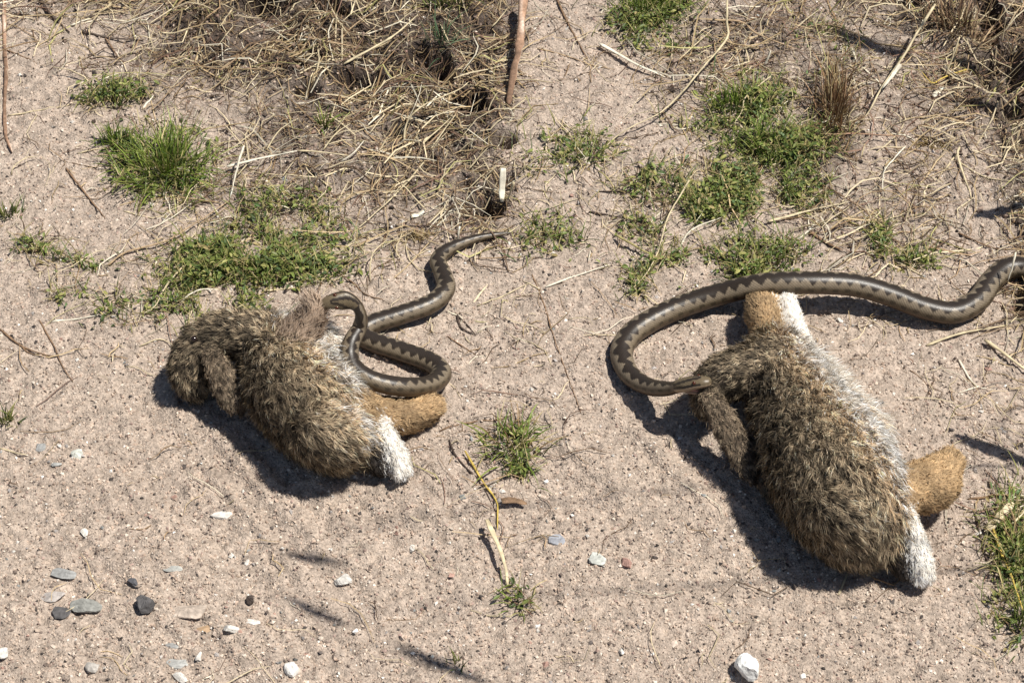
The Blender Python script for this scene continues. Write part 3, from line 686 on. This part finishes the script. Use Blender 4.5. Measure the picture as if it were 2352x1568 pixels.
WH = (.62, .59, .54); GR = (.30, .30, .29); DK = (.10, .095, .095); TN = (.48, .40, .33)
stone(476, 531, 1173, 1198, WH, 'oblong white stone on bare sand in front of the smaller rabbit', 1, .6)
stone(770, 815, 1323, 1350, WH, 'rounded white stone on open sand', 2, .7)
stone(656, 686, 1520, 1553, (.7, .68, .64), 'white pebble with a dark side on gravelly sand', 3, .8)
stone(939, 954, 1254, 1270, WH, 'tiny bright white pebble on open sand below the tail', 4, .8)
stone(105, 180, 1303, 1334, GR, 'long grey flat stone half buried in sand', 5, .35)
stone(96, 150, 1359, 1382, (.42, .38, .35), 'pale brown flat stone in front of the long grey one', 6, .5)
stone(152, 228, 1383, 1415, (.29, .29, .265), 'greenish grey slanted slab with black hollow beside it', 7, .55, sink=.1)
stone(122, 160, 1392, 1422, DK, 'black block painting the shaded hollow beside the greenish slab', 8, .4)  # black block stands in for the shadow in a hollow
stone(315, 352, 1378, 1414, DK, 'dark angular stone with a pale chip', 9, .9, sink=.1)
stone(294, 318, 1332, 1351, (.1, .1, .11), 'small dark pebble behind the dark angular stone', 10, .8)
stone(397, 479, 1392, 1429, TN, 'light brown flat stone with an undercut shadow', 11, .55, sink=.02)
stone(443, 506, 1434, 1455, (.42, .29, .18), 'orange brown flat chip in front of the light brown stone', 12, .25)
stone(515, 548, 1436, 1459, WH, 'white chip beside the orange brown chip', 13, .8)
stone(-6, 22, 1490, 1512, WH, 'white stone near the grey blotchy gravel', 14, .7)
stone(365, 420, 1477, 1490, GR, 'thin grey sliver stone in the gravel', 15, .35)
stone(375, 448, 1514, 1532, (.38, .38, .36), 'pale grey flat stone beside a white sliver', 16, .35)
stone(450, 464, 1500, 1524, WH, 'upright white sliver beside pale grey stone', 17, .8)
stone(165, 193, 1031, 1056, (.55, .56, .5), 'pale greenish pebble on sand', 18, .4)
stone(77, 107, 1013, 1042, GR, 'grey flat pebble by a pale straw end', 19, .4)
stone(114, 143, 1060, 1074, (.4, .4, .38), 'small grey pebble in front of the pale greenish one', 20, .4)
stone(375, 420, 1298, 1315, (.4, .4, .37), 'flat grey stone flush with the sand', 21, .25)
stone(400, 428, 1549, 1566, WH, 'pale chip at the gravel edge', 22, .6)
stone(566, 588, 1368, 1396, (.09, .07, .06), 'dark brown chip standing in the sand', 23, 1.1)
stone(564, 596, 1423, 1434, (.7, .66, .6), 'flat whitish sliver behind a white chip', 24, .5)
stone(200, 232, 1520, 1544, (.45, .42, .38), 'dull brown pebble in the gravel', 25, .5)
stone(1693, 1750, 1520, 1568, (.78, .78, .75), 'large bright white quartz stone on bare sand', 26, .85, sink=.12)
stone(1422, 1458, 1281, 1310, (.36, .22, .18), 'small red pebble on bare sand', 27, .5)
stone(1346, 1388, 1271, 1299, (.46, .47, .43), 'pale greenish flat pebble near the red pebble', 28, .3)
stone(1255, 1302, 1229, 1258, (.3, .31, .34), 'bluish grey flat stone flush with the sand', 29, .25)
stone(1922, 1936, 731, 744, WH, 'tiny white pebble beside the larger rabbit belly', 30, .7)
stone(1420, 1434, 1490, 1504, WH, 'tiny white pebble on the open gravelly sand', 31, .7)
stone(186, 206, 1216, 1234, (.78, .74, .66), 'small cream pebble on the bare sand', 32, .6)
stone(560, 574, 1286, 1298, WH, 'tiny white chip on bare sand between stones', 33, .6)
stone(1838, 1852, 1548, 1560, (.75, .7, .64), 'tiny cream pebble beside the white quartz stone', 34, .7)

# ------------------------------------------------------------------ rabbits
UB = np.array([[0, 0, 1.]]+[[math.sin(t)*math.cos(p_), math.sin(t)*math.sin(p_), math.cos(t)] for t in np.linspace(0, np.pi, 10)[1:-1] for p_ in np.arange(14)*2*np.pi/14]+[[0, 0, -1.]])
_ix = 1+np.arange(8*14).reshape(8, 14); _rl = np.roll(_ix, -1, 1)
UQ = np.stack([_ix[:-1], _ix[1:], _rl[1:], _rl[:-1]], -1).reshape(-1, 4)
UT = np.concatenate([np.stack([np.zeros(14, int), _ix[0], _rl[0]], -1), np.stack([np.full(14, len(UB)-1), _rl[-1], _ix[-1]], -1)])

def chain(pts, tagname, flat=None, n=None):
    """pts: photo x, y, height z, radius -> balls along the limb"""
    q = np.array([[*P(x, y, z), r] for x, y, z, r in pts])
    L = np.linalg.norm(np.diff(q[:, :3], axis=0), axis=1).sum()
    n = n or max(4, int(L/(.35*q[:, 3].min()))+2)
    c, _ = spline(q, n)
    t = np.gradient(c[:, :3], axis=0); t /= np.linalg.norm(t, axis=1, keepdims=True)+1e-9
    return [dict(c=c[i, :3], r=c[i, 3], t=t[i], tag=tagname, flat=flat) for i in range(n)]

TAGS = ['back', 'head', 'ear', 'leg', 'paw_white', 'tail', 'foot', 'belly']
def rabbit(base_px, elems, label, belly_dir, tail_dir, n_fur, seed, eye_px, WT=.45):
    g = np.random.default_rng(seed)
    root = bpy.data.objects.new('rabbit', None); scene.collection.objects.link(root)
    base = P(*base_px); root.location = base
    tag(root, label, 'rabbit')
    Vs, Qs, Ts, k = [], [], [], 0
    for e in elems:
        b = UB.copy()*e['r']
        if e['flat']:
            nn = np.array(e['flat'][:3]); nn = nn/np.linalg.norm(nn)
            b = b-(b@nn)[:, None]*nn*(1-e['flat'][3])
        Vs.append(b+e['c']); Qs.append(UQ+k); Ts.append(UT+k); k += len(UB)
    tmp = bpy.data.objects.new('tmp', mesh_np('tmp', np.vstack(Vs), [np.vstack(Qs), np.vstack(Ts)])); scene.collection.objects.link(tmp)
    m = tmp.modifiers.new('r', 'REMESH'); m.mode = 'VOXEL'; m.voxel_size = .0022
    m = tmp.modifiers.new('s', 'SMOOTH'); m.factor = .5; m.iterations = 7
    dg = bpy.context.evaluated_depsgraph_get()
    me = bpy.data.meshes.new_from_object(tmp.evaluated_get(dg))
    bpy.data.objects.remove(tmp)
    me.calc_loop_triangles()
    nv = len(me.vertices); V = np.empty(nv*3, np.float32); me.vertices.foreach_get('co', V); V = V.reshape(-1, 3).astype(float)
    nt = len(me.loop_triangles); Tn = np.empty(nt*3, np.int32); me.loop_triangles.foreach_get('vertices', Tn); Tn = Tn.reshape(-1, 3)
    vn = np.empty(nv*3, np.float32); me.vertices.foreach_get('normal', vn); vn = vn.reshape(-1, 3).astype(float)
    EC = np.array([e['c'] for e in elems]); ER = np.array([e['r'] for e in elems]); ET = np.array([e['t'] for e in elems])
    EK = np.array([TAGS.index(e['tag']) for e in elems])
    def which(p):
        out = np.empty(len(p), int)
        for s in range(0, len(p), 20000):
            out[s:s+20000] = np.argmin(np.linalg.norm(p[s:s+20000, None]-EC[None], axis=2)-ER[None], axis=1)
        return out
    bd = np.array(belly_dir)/np.linalg.norm(belly_dir); td = np.array(tail_dir)/np.linalg.norm(tail_dir)
    def colours(p, nrm, gg):
        """root, mid and tip colour of the fur at each point"""
        n = len(p); w = which(p+gg.normal(0, .003, p.shape)); kk = EK[w]
        j = gg.random((n, 1))
        root_c = np.tile([.045, .036, .03], (n, 1)); mid = np.tile([.385, .295, .195], (n, 1)); tip = np.tile([.60, .48, .32], (n, 1))
        dk = gg.random(n) < .34; tip[dk] = [.03, .024, .018]
        pl = gg.random(n) > .80; tip[pl] = [.72, .60, .40]
        # coat pales from dark back to flank; lit side's brightness painted in too
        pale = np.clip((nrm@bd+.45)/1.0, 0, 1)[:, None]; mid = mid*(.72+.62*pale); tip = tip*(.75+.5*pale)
        # flank turns rusty, then white on the belly
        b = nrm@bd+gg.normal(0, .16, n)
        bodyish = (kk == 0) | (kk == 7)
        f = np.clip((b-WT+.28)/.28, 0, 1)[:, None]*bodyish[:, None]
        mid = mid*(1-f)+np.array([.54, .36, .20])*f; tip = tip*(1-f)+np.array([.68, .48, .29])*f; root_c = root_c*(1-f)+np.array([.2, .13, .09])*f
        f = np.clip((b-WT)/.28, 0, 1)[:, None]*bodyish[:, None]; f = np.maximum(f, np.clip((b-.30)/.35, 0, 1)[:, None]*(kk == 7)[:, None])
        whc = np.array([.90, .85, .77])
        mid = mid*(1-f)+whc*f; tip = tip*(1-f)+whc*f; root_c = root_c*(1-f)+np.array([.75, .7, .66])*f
        def put(mask, r_, m_, t_):
            root_c[mask] = r_; mid[mask] = m_; tip[mask] = t_
        k_ = kk == TAGS.index('leg'); put(k_, [.2, .15, .12], [.48, .36, .26], [.62, .5, .4])
        k_ = kk == TAGS.index('foot'); put(k_, [.2, .13, .075], [.50, .34, .18], [.6, .44, .26])
        mo = np.clip((fbm(p[:, 0]+p[:, 2], p[:, 1], .016, 5)-.42)*5, 0, 1)[:, None]
        mid[k_] = (mid*(1.08-.42*mo)+np.array([.6, .45, .3])*.05)[k_]; tip[k_] = (tip*(1.08-.35*mo)+np.array([.6, .45, .3])*.05)[k_]
        k_ = kk == TAGS.index('paw_white'); put(k_, [.82, .77, .7], whc, whc)
        k_ = kk == TAGS.index('head'); mid[k_] = mid[k_]*.72; tip[k_] = tip[k_]*.8
        k_ = kk == TAGS.index('ear'); put(k_, [.10, .075, .055], [.21, .16, .11], [.30, .235, .16]); tip[k_ & dk] = [.05, .04, .03]; tip[k_ & pl] = [.42, .34, .23]
        k_ = kk == TAGS.index('tail'); s = (nrm@td > -.05)
        put(k_, [.03, .027, .025], [.05, .042, .036], [.09, .07, .055])  # black tail, also painting the shadow side of the white foot
        return root_c, mid, tip, kk, w
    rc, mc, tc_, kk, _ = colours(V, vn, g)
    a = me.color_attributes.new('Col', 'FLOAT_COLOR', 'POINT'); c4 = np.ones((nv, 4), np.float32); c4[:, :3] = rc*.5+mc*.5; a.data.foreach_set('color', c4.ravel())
    me.polygons.foreach_set('use_smooth', np.ones(len(me.polygons), bool))
    body = link('body', me, M_SKIN, root); me.transform(Matrix.Translation(-Vector(base))); me.name = 'body'
    # fur
    A, B, C = V[Tn[:, 0]], V[Tn[:, 1]], V[Tn[:, 2]]
    ar = np.linalg.norm(np.cross(B-A, C-A), axis=1); cdf = np.cumsum(ar)/ar.sum()
    ti = np.searchsorted(cdf, g.random(n_fur)); u, v = g.random((2, n_fur)); fl = u+v > 1; u[fl] = 1-u[fl]; v[fl] = 1-v[fl]
    p = A[ti]+(B-A)[ti]*u[:, None]+(C-A)[ti]*v[:, None]
    nn = vn[Tn[ti, 0]]*(1-u-v)[:, None]+vn[Tn[ti, 1]]*u[:, None]+vn[Tn[ti, 2]]*v[:, None]; nn /= np.linalg.norm(nn, axis=1, keepdims=True)
    keep = p[:, 2] > -.0005; p, nn = p[keep], nn[keep]; n = len(p)
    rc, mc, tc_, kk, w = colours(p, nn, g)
    LEN = np.array([.0088, .0055, .0034, .0085, .0030, .0034, .0034, .0125])[kk]*g.uniform(.45, 1.35, n)
    LIFT = np.array([.42, .4, .22, .55, .25, .25, .35, .45])[kk]
    fl_ = ET[w]; fl_ = fl_-nn*(np.sum(fl_*nn, 1)[:, None]); fl_ /= np.linalg.norm(fl_, axis=1, keepdims=True)+1e-6
    cell = np.floor(p/.0034+g.normal(0, .25, p.shape)).astype(int)
    _, inv = np.unique(cell, axis=0, return_inverse=True); inv = inv.ravel(); nc = inv.max()+1
    cnt = np.bincount(inv, minlength=nc)
    cm = np.stack([np.bincount(inv, p[:, k_], nc)/cnt for k_ in range(3)], 1)
    cr = g.normal(0, 1, (nc, 3)); cb = g.normal(0, 1, nc)
    d = nn*LIFT[:, None]+fl_*.75+.42*cr[inv]+.16*g.normal(size=(n, 3)); d -= nn*np.minimum(np.sum(d*nn, 1)-.18, 0)[:, None]; d /= np.linalg.norm(d, axis=1, keepdims=True)
    pull = (cm[inv]-p); pull -= nn*np.sum(pull*nn, 1)[:, None]
    mid_p = p+d*LEN[:, None]*.5+nn*LEN[:, None]*.10+pull*.3
    tip_p = p+d*LEN[:, None]+fl_*LEN[:, None]*.18+pull*.7
    tip_p[:, 2] = np.maximum(tip_p[:, 2], .0008); mid_p[:, 2] = np.maximum(mid_p[:, 2], .0008)
    sd = np.cross(d, nn+.35*g.normal(size=(n, 3))); sd /= np.linalg.norm(sd, axis=1, keepdims=True)+1e-9
    wd = (g.uniform(.00015, .00030, n))[:, None]
    VV = np.stack([p-sd*wd, p+sd*wd, mid_p+sd*wd*.85, mid_p-sd*wd*.85, tip_p], 1)-base
    tone = np.exp(.30*cb[inv]+.2*g.normal(size=n))
    fleck = g.random(nc)[inv]; agouti = (kk <= 2)
    tone = np.where(agouti & (fleck < .32), tone*.30, np.where(agouti & (fleck > .80), tone*1.7, tone))[:, None]
    tone = np.where(agouti[:, None], tone, tone**.5)
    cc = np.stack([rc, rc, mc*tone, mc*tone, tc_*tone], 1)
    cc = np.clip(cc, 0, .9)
    i0 = np.arange(n)*5
    quads = np.stack([i0, i0+1, i0+2, i0+3], -1); tris = np.stack([i0+3, i0+2, i0+4], -1)
    fm = mesh_np('fur', VV.reshape(-1, 3), [quads, tris], cc.reshape(-1, 3), smooth=True)
    gn = np.cross(sd, d); gn /= np.linalg.norm(gn, axis=1, keepdims=True)+1e-9
    sn_ = nn*.75+gn*.45; sn_ /= np.linalg.norm(sn_, axis=1, keepdims=True)
    fm.normals_split_custom_set_from_vertices(np.repeat(sn_, 5, 0).tolist())
    link('fur', fm, M_FUR, body, kind='stuff')
    # eye
    e = P(*eye_px[:3]); r = eye_px[3]
    lid = link('eyelid', mesh_np('eyelid', UB*np.array([1.35, 1.15, 1.0])*r+e-base-camn*r*.5, [UQ, UT], np.tile([.36, .29, .22], (len(UB), 1)), smooth=True), M_SKIN, body)
    link('eye', mesh_np('eye', UB*r+e-base, [UQ, UT], np.tile([.02, .012, .01], (len(UB), 1)), smooth=True), M_EYE, body)
    return root
camn = -FW
EARN = (*(camn*.6+np.array([-.2, 0, .5])), .30)
def toes(x, y, z, dx, dy, tagname, r=.0042, spread=9):
    """four rounded toes at the end of a foot"""
    o = []; nx, ny = -dy, dx
    for k in range(4):
        u = (k-1.5)*spread
        o += chain([(x+nx*u*.7, y+ny*u*.7, z, r*1.1), (x+dx*12+nx*u, y+dy*12+ny*u, z+.001, r), (x+dx*(20-abs(k-1.5)*3)+nx*u, y+dy*(20-abs(k-1.5)*3)+ny*u, z-.001, r*.8)], tagname)
    return o
# smaller rabbit, gripped by a raised front paw
E = chain([(622, 795, .036, .026), (655, 850, .037, .034), (697, 905, .037, .040), (744, 956, .035, .037), (776, 998, .028, .028)], 'back')
E += chain([(722, 805, .043, .019), (752, 862, .037, .020)], 'belly')
E += chain([(600, 778, .046, .021), (545, 768, .047, .019), (500, 772, .045, .018), (468, 788, .040, .017)], 'head')
E += chain([(468, 790, .040, .016), (444, 815, .033, .017), (434, 858, .022, .015), (446, 892, .013, .010)], 'head')
E += chain([(482, 812, .048, .008), (503, 850, .042, .0115), (520, 898, .032, .0108), (529, 926, .026, .0075), (535, 948, .020, .0025)], 'ear', EARN)
E += chain([(520, 842, .036, .006), (538, 895, .027, .008), (550, 930, .018, .006), (558, 956, .011, .002)], 'ear', EARN)
E += chain([(670, 790, .058, .016), (705, 748, .072, .011), (722, 715, .083, .0075), (714, 694, .088, .0055)], 'leg')
E += chain([(795, 952, .038, .025), (860, 952, .025, .016), (930, 955, .0175, .0140), (980, 937, .016, .0120), (992, 932, .017, .009)], 'foot')+toes(994, 932, .017, .95, -.3, 'foot')+chain([(735, 985, .048, .024), (775, 1000, .043, .024)], 'back')+chain([(640, 815, .048, .022)]*2, 'back', n=2)
E += chain([(846, 930, .038, .008), (868, 975, .031, .0090), (896, 1025, .022, .0100), (915, 1062, .015, .0098), (921, 1076, .013, .0085)], 'paw_white')+toes(921, 1076, .0125, .35, .94, 'paw_white', .0036, 9)
E += chain([(838, 990, .028, .012), (860, 1040, .019, .012), (874, 1068, .013, .009)], 'tail')  # black tail and the foot's shaded side, both drawn as dark fur
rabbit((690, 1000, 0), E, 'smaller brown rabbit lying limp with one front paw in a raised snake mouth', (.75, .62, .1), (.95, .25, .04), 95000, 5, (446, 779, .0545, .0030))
# larger rabbit, gripped by the head
E = chain([(1785, 825, .034, .026), (1815, 900, .036, .033), (1868, 1000, .040, .042), (1922, 1100, .043, .0475), (1962, 1172, .040, .041), (1975, 1210, .031, .029)], 'back')
E += chain([(1832, 828, .030, .015), (1893, 910, .031, .019), (1980, 1000, .032, .019)], 'belly')
E += chain([(1770, 845, .043, .025), (1712, 855, .046, .021), (1660, 868, .045, .018), (1636, 892, .040, .016), (1626, 925, .033, .012)], 'head')
E += chain([(1624, 906, .048, .0075), (1658, 960, .042, .0120), (1690, 1020, .033, .0115), (1712, 1075, .024, .0080), (1730, 1120, .017, .0020)], 'ear', EARN)
E += chain([(1716, 1000, .034, .005), (1738, 1060, .023, .009), (1756, 1115, .014, .007), (1772, 1162, .008, .002)], 'ear', EARN)
E += chain([(1785, 800, .034, .016), (1762, 755, .030, .013), (1750, 722, .029, .0140), (1748, 708, .028, .0125)], 'foot')+toes(1748, 702, .028, -.05, -1, 'foot', .0048, 15)
E += chain([(1830, 800, .030, .014), (1822, 750, .027, .0095), (1812, 715, .026, .0095), (1809, 702, .026, .0075)], 'paw_white')+toes(1808, 698, .026, -.15, -1, 'paw_white', .0036, 9)
E += chain([(2010, 1150, .044, .028), (2080, 1125, .037, .020), (2140, 1112, .033, .0205), (2165, 1080, .031, .0145), (2180, 1063, .032, .011)], 'foot')+toes(2182, 1060, .032, .65, -.75, 'foot', .0048, 12)+chain([(1920, 1168, .056, .025), (1958, 1190, .051, .024)], 'back')+chain([(1795, 880, .050, .021), (1815, 910, .050, .021)], 'back')
E += chain([(2050, 1122, .052, .008), (2072, 1175, .046, .0095), (2096, 1240, .033, .0105), (2113, 1298, .020, .0105), (2119, 1318, .015, .0090)], 'paw_white')+toes(2119, 1318, .014, .28, .96, 'paw_white', .0040, 10)
E += chain([(2045, 1190, .040, .013), (2064, 1250, .028, .013), (2078, 1300, .016, .010)], 'tail')  # black tail together with painted shade beside the white hind foot
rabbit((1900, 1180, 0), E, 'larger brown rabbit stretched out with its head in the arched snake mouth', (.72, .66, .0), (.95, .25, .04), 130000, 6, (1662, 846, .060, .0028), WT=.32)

# ------------------------------------------------------------------ snakes
def snake(pts, head_len, label, seed, wid, jaw=None, dors=None):
    """pts: photo x, y, height, radius from the snout to the tail tip"""
    g = np.random.default_rng(seed)
    q = np.array([[*P(x, y, z), r] for x, y, z, r in pts])
    tot = np.linalg.norm(np.diff(q[:, :3], axis=0), axis=1).sum()
    n = int(tot/.0007); ns = 48
    c, L = spline(q, n); s = np.linspace(0, L, n)
    ker = np.ones(9)/9
    C = c[:, :3].copy()
    for k in range(3): C[4:-4, k] = np.convolve(c[:, k], ker, 'valid')
    rad = c[:, 3]*.95
    T_ = np.gradient(C, axis=0); T_ /= np.linalg.norm(T_, axis=1, keepdims=True)
    # frame carried along the body from a dorsal side that faces up on the ground
    U = np.zeros((n, 3)); up = np.array([0, 0, 1.])
    for i in range(n-1, -1, -1):
        a = up-T_[i]*(up@T_[i]); wgt = np.linalg.norm(a)**2
        prev = U[i+1]-T_[i]*(U[i+1]@T_[i]) if i < n-1 else a
        b = prev+.03*wgt*a if i < n-1 else a
        U[i] = b/np.linalg.norm(b)
    Sd = np.cross(T_, U)
    # head outline: narrow neck, broad jaw, blunt snout
    hw = np.interp(s/head_len, [0, .04, .15, .35, .62, .85, 1.15, 1.6], [.25, .50, .68, .86, 1.12, 1.02, .80, 1.0])
    hh = np.interp(s/head_len, [0, .04, .15, .35, .62, .85, 1.15, 1.6], [.22, .42, .55, .66, .74, .78, .80, 1.0])
    th = np.arange(ns)*2*np.pi/ns                   # 0 is the dorsal line
    # scale relief and colours
    TH = (th+np.pi) % (2*np.pi)-np.pi; TH = np.broadcast_to(TH[None], (n, ns)); SS = np.broadcast_to(s[:, None], (n, ns))
    rows = TH/(2*np.pi)*24; al = SS/.0026
    fx = (rows+al) % 1-.5; fy = (rows-al) % 1-.5
    scale_h = 1-2*np.maximum(np.abs(fx), np.abs(fy))
    rr = rad[:, None]*(1+.04*(scale_h-.5))
    cs, sn = np.cos(TH), np.sin(TH)
    hgt = np.where(cs > 0, cs, cs*.88)
    Vv = C[:, None]+U[:, None]*(hgt*rr*hh[:, None])[..., None]+Sd[:, None]*(sn*rr*hw[:, None]*1.04)[..., None]
    lam = wid
    ph = (SS/lam+.25+.55*(vnoise(SS, SS*0+.3, .03, 5)-.5)) % 1; tri = 4*np.abs(ph-.5)-1
    tri = np.sign(tri)*np.abs(tri)**.8
    jit = (vnoise(SS*1.0, SS*0+seed, .012, seed % 12)-.5)*.38
    body_end = np.clip((SS-head_len*.9)/.02, 0, 1)
    centre = .27*tri*body_end
    half = .60+jit
    dist = np.abs(TH-centre)-half                   # < 0 inside the zigzag
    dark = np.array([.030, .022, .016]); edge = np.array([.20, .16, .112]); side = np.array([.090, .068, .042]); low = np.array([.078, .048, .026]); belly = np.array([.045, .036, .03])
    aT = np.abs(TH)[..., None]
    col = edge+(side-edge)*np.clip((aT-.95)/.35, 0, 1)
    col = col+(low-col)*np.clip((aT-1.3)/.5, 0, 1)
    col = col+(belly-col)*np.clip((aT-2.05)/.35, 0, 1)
    spot = (np.abs(np.abs(TH)-1.35+.1*np.sin(SS*300)) < .17) & (((SS/lam+.75) % 1) < .45)
    col = np.where(spot[..., None], col*.5, col)
    col = np.where((dist < 0)[..., None], dark, col)
    col = np.where(((dist >= 0) & (dist < .11))[..., None], edge*.98, col)
    # head: dark V mark, dark eye stripe and paler lips
    hs = SS/head_len; onh = hs < 1.0
    vm = (np.abs(np.abs(TH)-(.15+.95*(hs-.25))) < .20) & (hs > .25) & (hs < 1.0)
    hc = np.tile([.15, .115, .07], (n, ns, 1)); hc = np.where(vm[..., None], dark, hc)
    hc = np.where(((np.abs(TH) > 1.15) & (np.abs(TH) < 1.55) & (hs > .25))[..., None], dark, hc)
    hc = np.where((np.abs(TH) >= 1.55)[..., None], np.array([.36, .27, .18]), hc)
    col = np.where(onh[..., None], hc, col)
    col = col*(.55+.8*np.clip(scale_h, 0, 1))[..., None]*(1+.10*g.normal(size=(n, ns, 1)))
    idx = np.arange(n*ns).reshape(n, ns); rl = np.roll(idx, -1, 1)
    qd = np.stack([idx[:-1], rl[:-1], rl[1:], idx[1:]], -1).reshape(-1, 4)
    tt = np.concatenate([np.stack([np.full(ns-2, idx[0, 0]), idx[0, 2:], idx[0, 1:-1]], -1), np.stack([np.full(ns-2, idx[-1, 0]), idx[-1, 1:-1], idx[-1, 2:]], -1)])
    base = C[n//2].copy(); base[2] = 0
    root = bpy.data.objects.new('snake', None); scene.collection.objects.link(root); root.location = base
    tag(root, label, 'snake')
    link('body', mesh_np('body', Vv.reshape(-1, 3)-base, [qd, tt], col.reshape(-1, 3), smooth=True), M_SNAKE, root)
    ih = int(np.searchsorted(s, head_len*.36)); er = .0016
    for sg in (-1, 1):
        e = C[ih]+U[ih]*rad[ih]*hh[ih]*.55+Sd[ih]*sg*rad[ih]*hw[ih]*.80
        link('eye', mesh_np('eye', UB*er+e-base, [UQ, UT], np.tile([.07, .02, .008], (len(UB), 1)), smooth=True), M_EYE, root)
    # lower jaw swung open under the head
    i0 = int(np.searchsorted(s, head_len*.80)); K = 12
    a0 = C[i0]-U[i0]*rad[i0]*hh[i0]*.45
    tt_ = np.linspace(0, 1, K)[:, None]; fwd = C[0]-C[i0]; fwd /= np.linalg.norm(fwd); dn = -(U[2]-fwd*(U[2]@fwd)); dn /= np.linalg.norm(dn)
    an = math.radians(jaw)
    J = a0+(fwd*math.cos(an)+dn*math.sin(an))*tt_*head_len*.74-dn*(tt_**2)*head_len*.06
    jr = rad[i0]*np.interp(tt_[:, 0], [0, .2, .6, .9, 1], [.75, .82, .66, .42, .2])
    V, F, c2 = tubes(J[None], jr[None], np.tile([.33, .22, .15], (1, K, 1)), 10, .38, ref=tuple(dn))
    lj = link('lower_jaw', mesh_np('lower_jaw', V-base, F, c2, smooth=True), M_SNAKE, root)
    J2 = J+(-dn)*rad[i0]*.22
    V, F, c2 = tubes(J2[None, 1:-1], jr[None, 1:-1]*.75, np.tile([.55, .27, .22], (1, K-2, 1)), 8, .25, ref=tuple(dn))
    link('mouth_lining', mesh_np('mouth_lining', V-base, F, c2, smooth=True), M_FLESH, lj)
    return root
snake([(738, 700, .090, .0075), (765, 692, .092, .0075), (795, 690, .090, .0072), (818, 700, .086, .0060), (829, 722, .079, .0056), (826, 752, .066, .0061),
       (808, 784, .062, .0070), (803, 815, .057, .0074), (814, 846, .053, .0078), (860, 876, .047, .0082), (932, 890, .037, .0086), (990, 884, .021, .0086),
       (1014, 858, .012, .0086), (990, 832, .010, .0086), (919, 806, .0095, .0086), (858, 786, .0095, .0086), (830, 768, .0095, .0086), (852, 746, .0095, .0086), (919, 724, .0095, .0086),
       (990, 698, .0092, .0085), (1024, 664, .009, .0082), (1016, 626, .008, .0076), (1006, 596, .0075, .0070), (1036, 570, .007, .0058), (1090, 549, .006, .0040), (1140, 539, .005, .0024), (1172, 535, .004, .0008)],
      .030, 'grey brown zigzag snake rearing up from a coil, biting a raised rabbit paw', 3, .0088, jaw=32)
snake([(1634, 876, .058, .0080), (1605, 878, .056, .0080), (1570, 884, .047, .0076), (1536, 893, .034, .0068), (1490, 888, .018, .0076), (1448, 862, .0100, .0086),
       (1428, 820, .0088, .0094), (1436, 786, .0090, .0098), (1470, 752, .0092, .0100), (1544, 713, .0105, .0100), (1647, 678, .0165, .0100), (1751, 654, .028, .0100), (1854, 650, .030, .0100),
       (1958, 655, .026, .0100), (2041, 677, .020, .0100), (2124, 708, .014, .0100), (2192, 718, .0105, .0100), (2246, 690, .0102, .0100), (2274, 650, .0102, .0100), (2312, 618, .0102, .0098),
       (2360, 618, .0102, .0095), (2395, 650, .010, .009), (2390, 700, .0095, .0085), (2430, 740, .009, .0075), (2500, 730, .007, .005), (2560, 740, .004, .0012)],
      .031, 'thick zigzag snake arched over the sand, biting the larger rabbit head', 4, .0104, jaw=24)
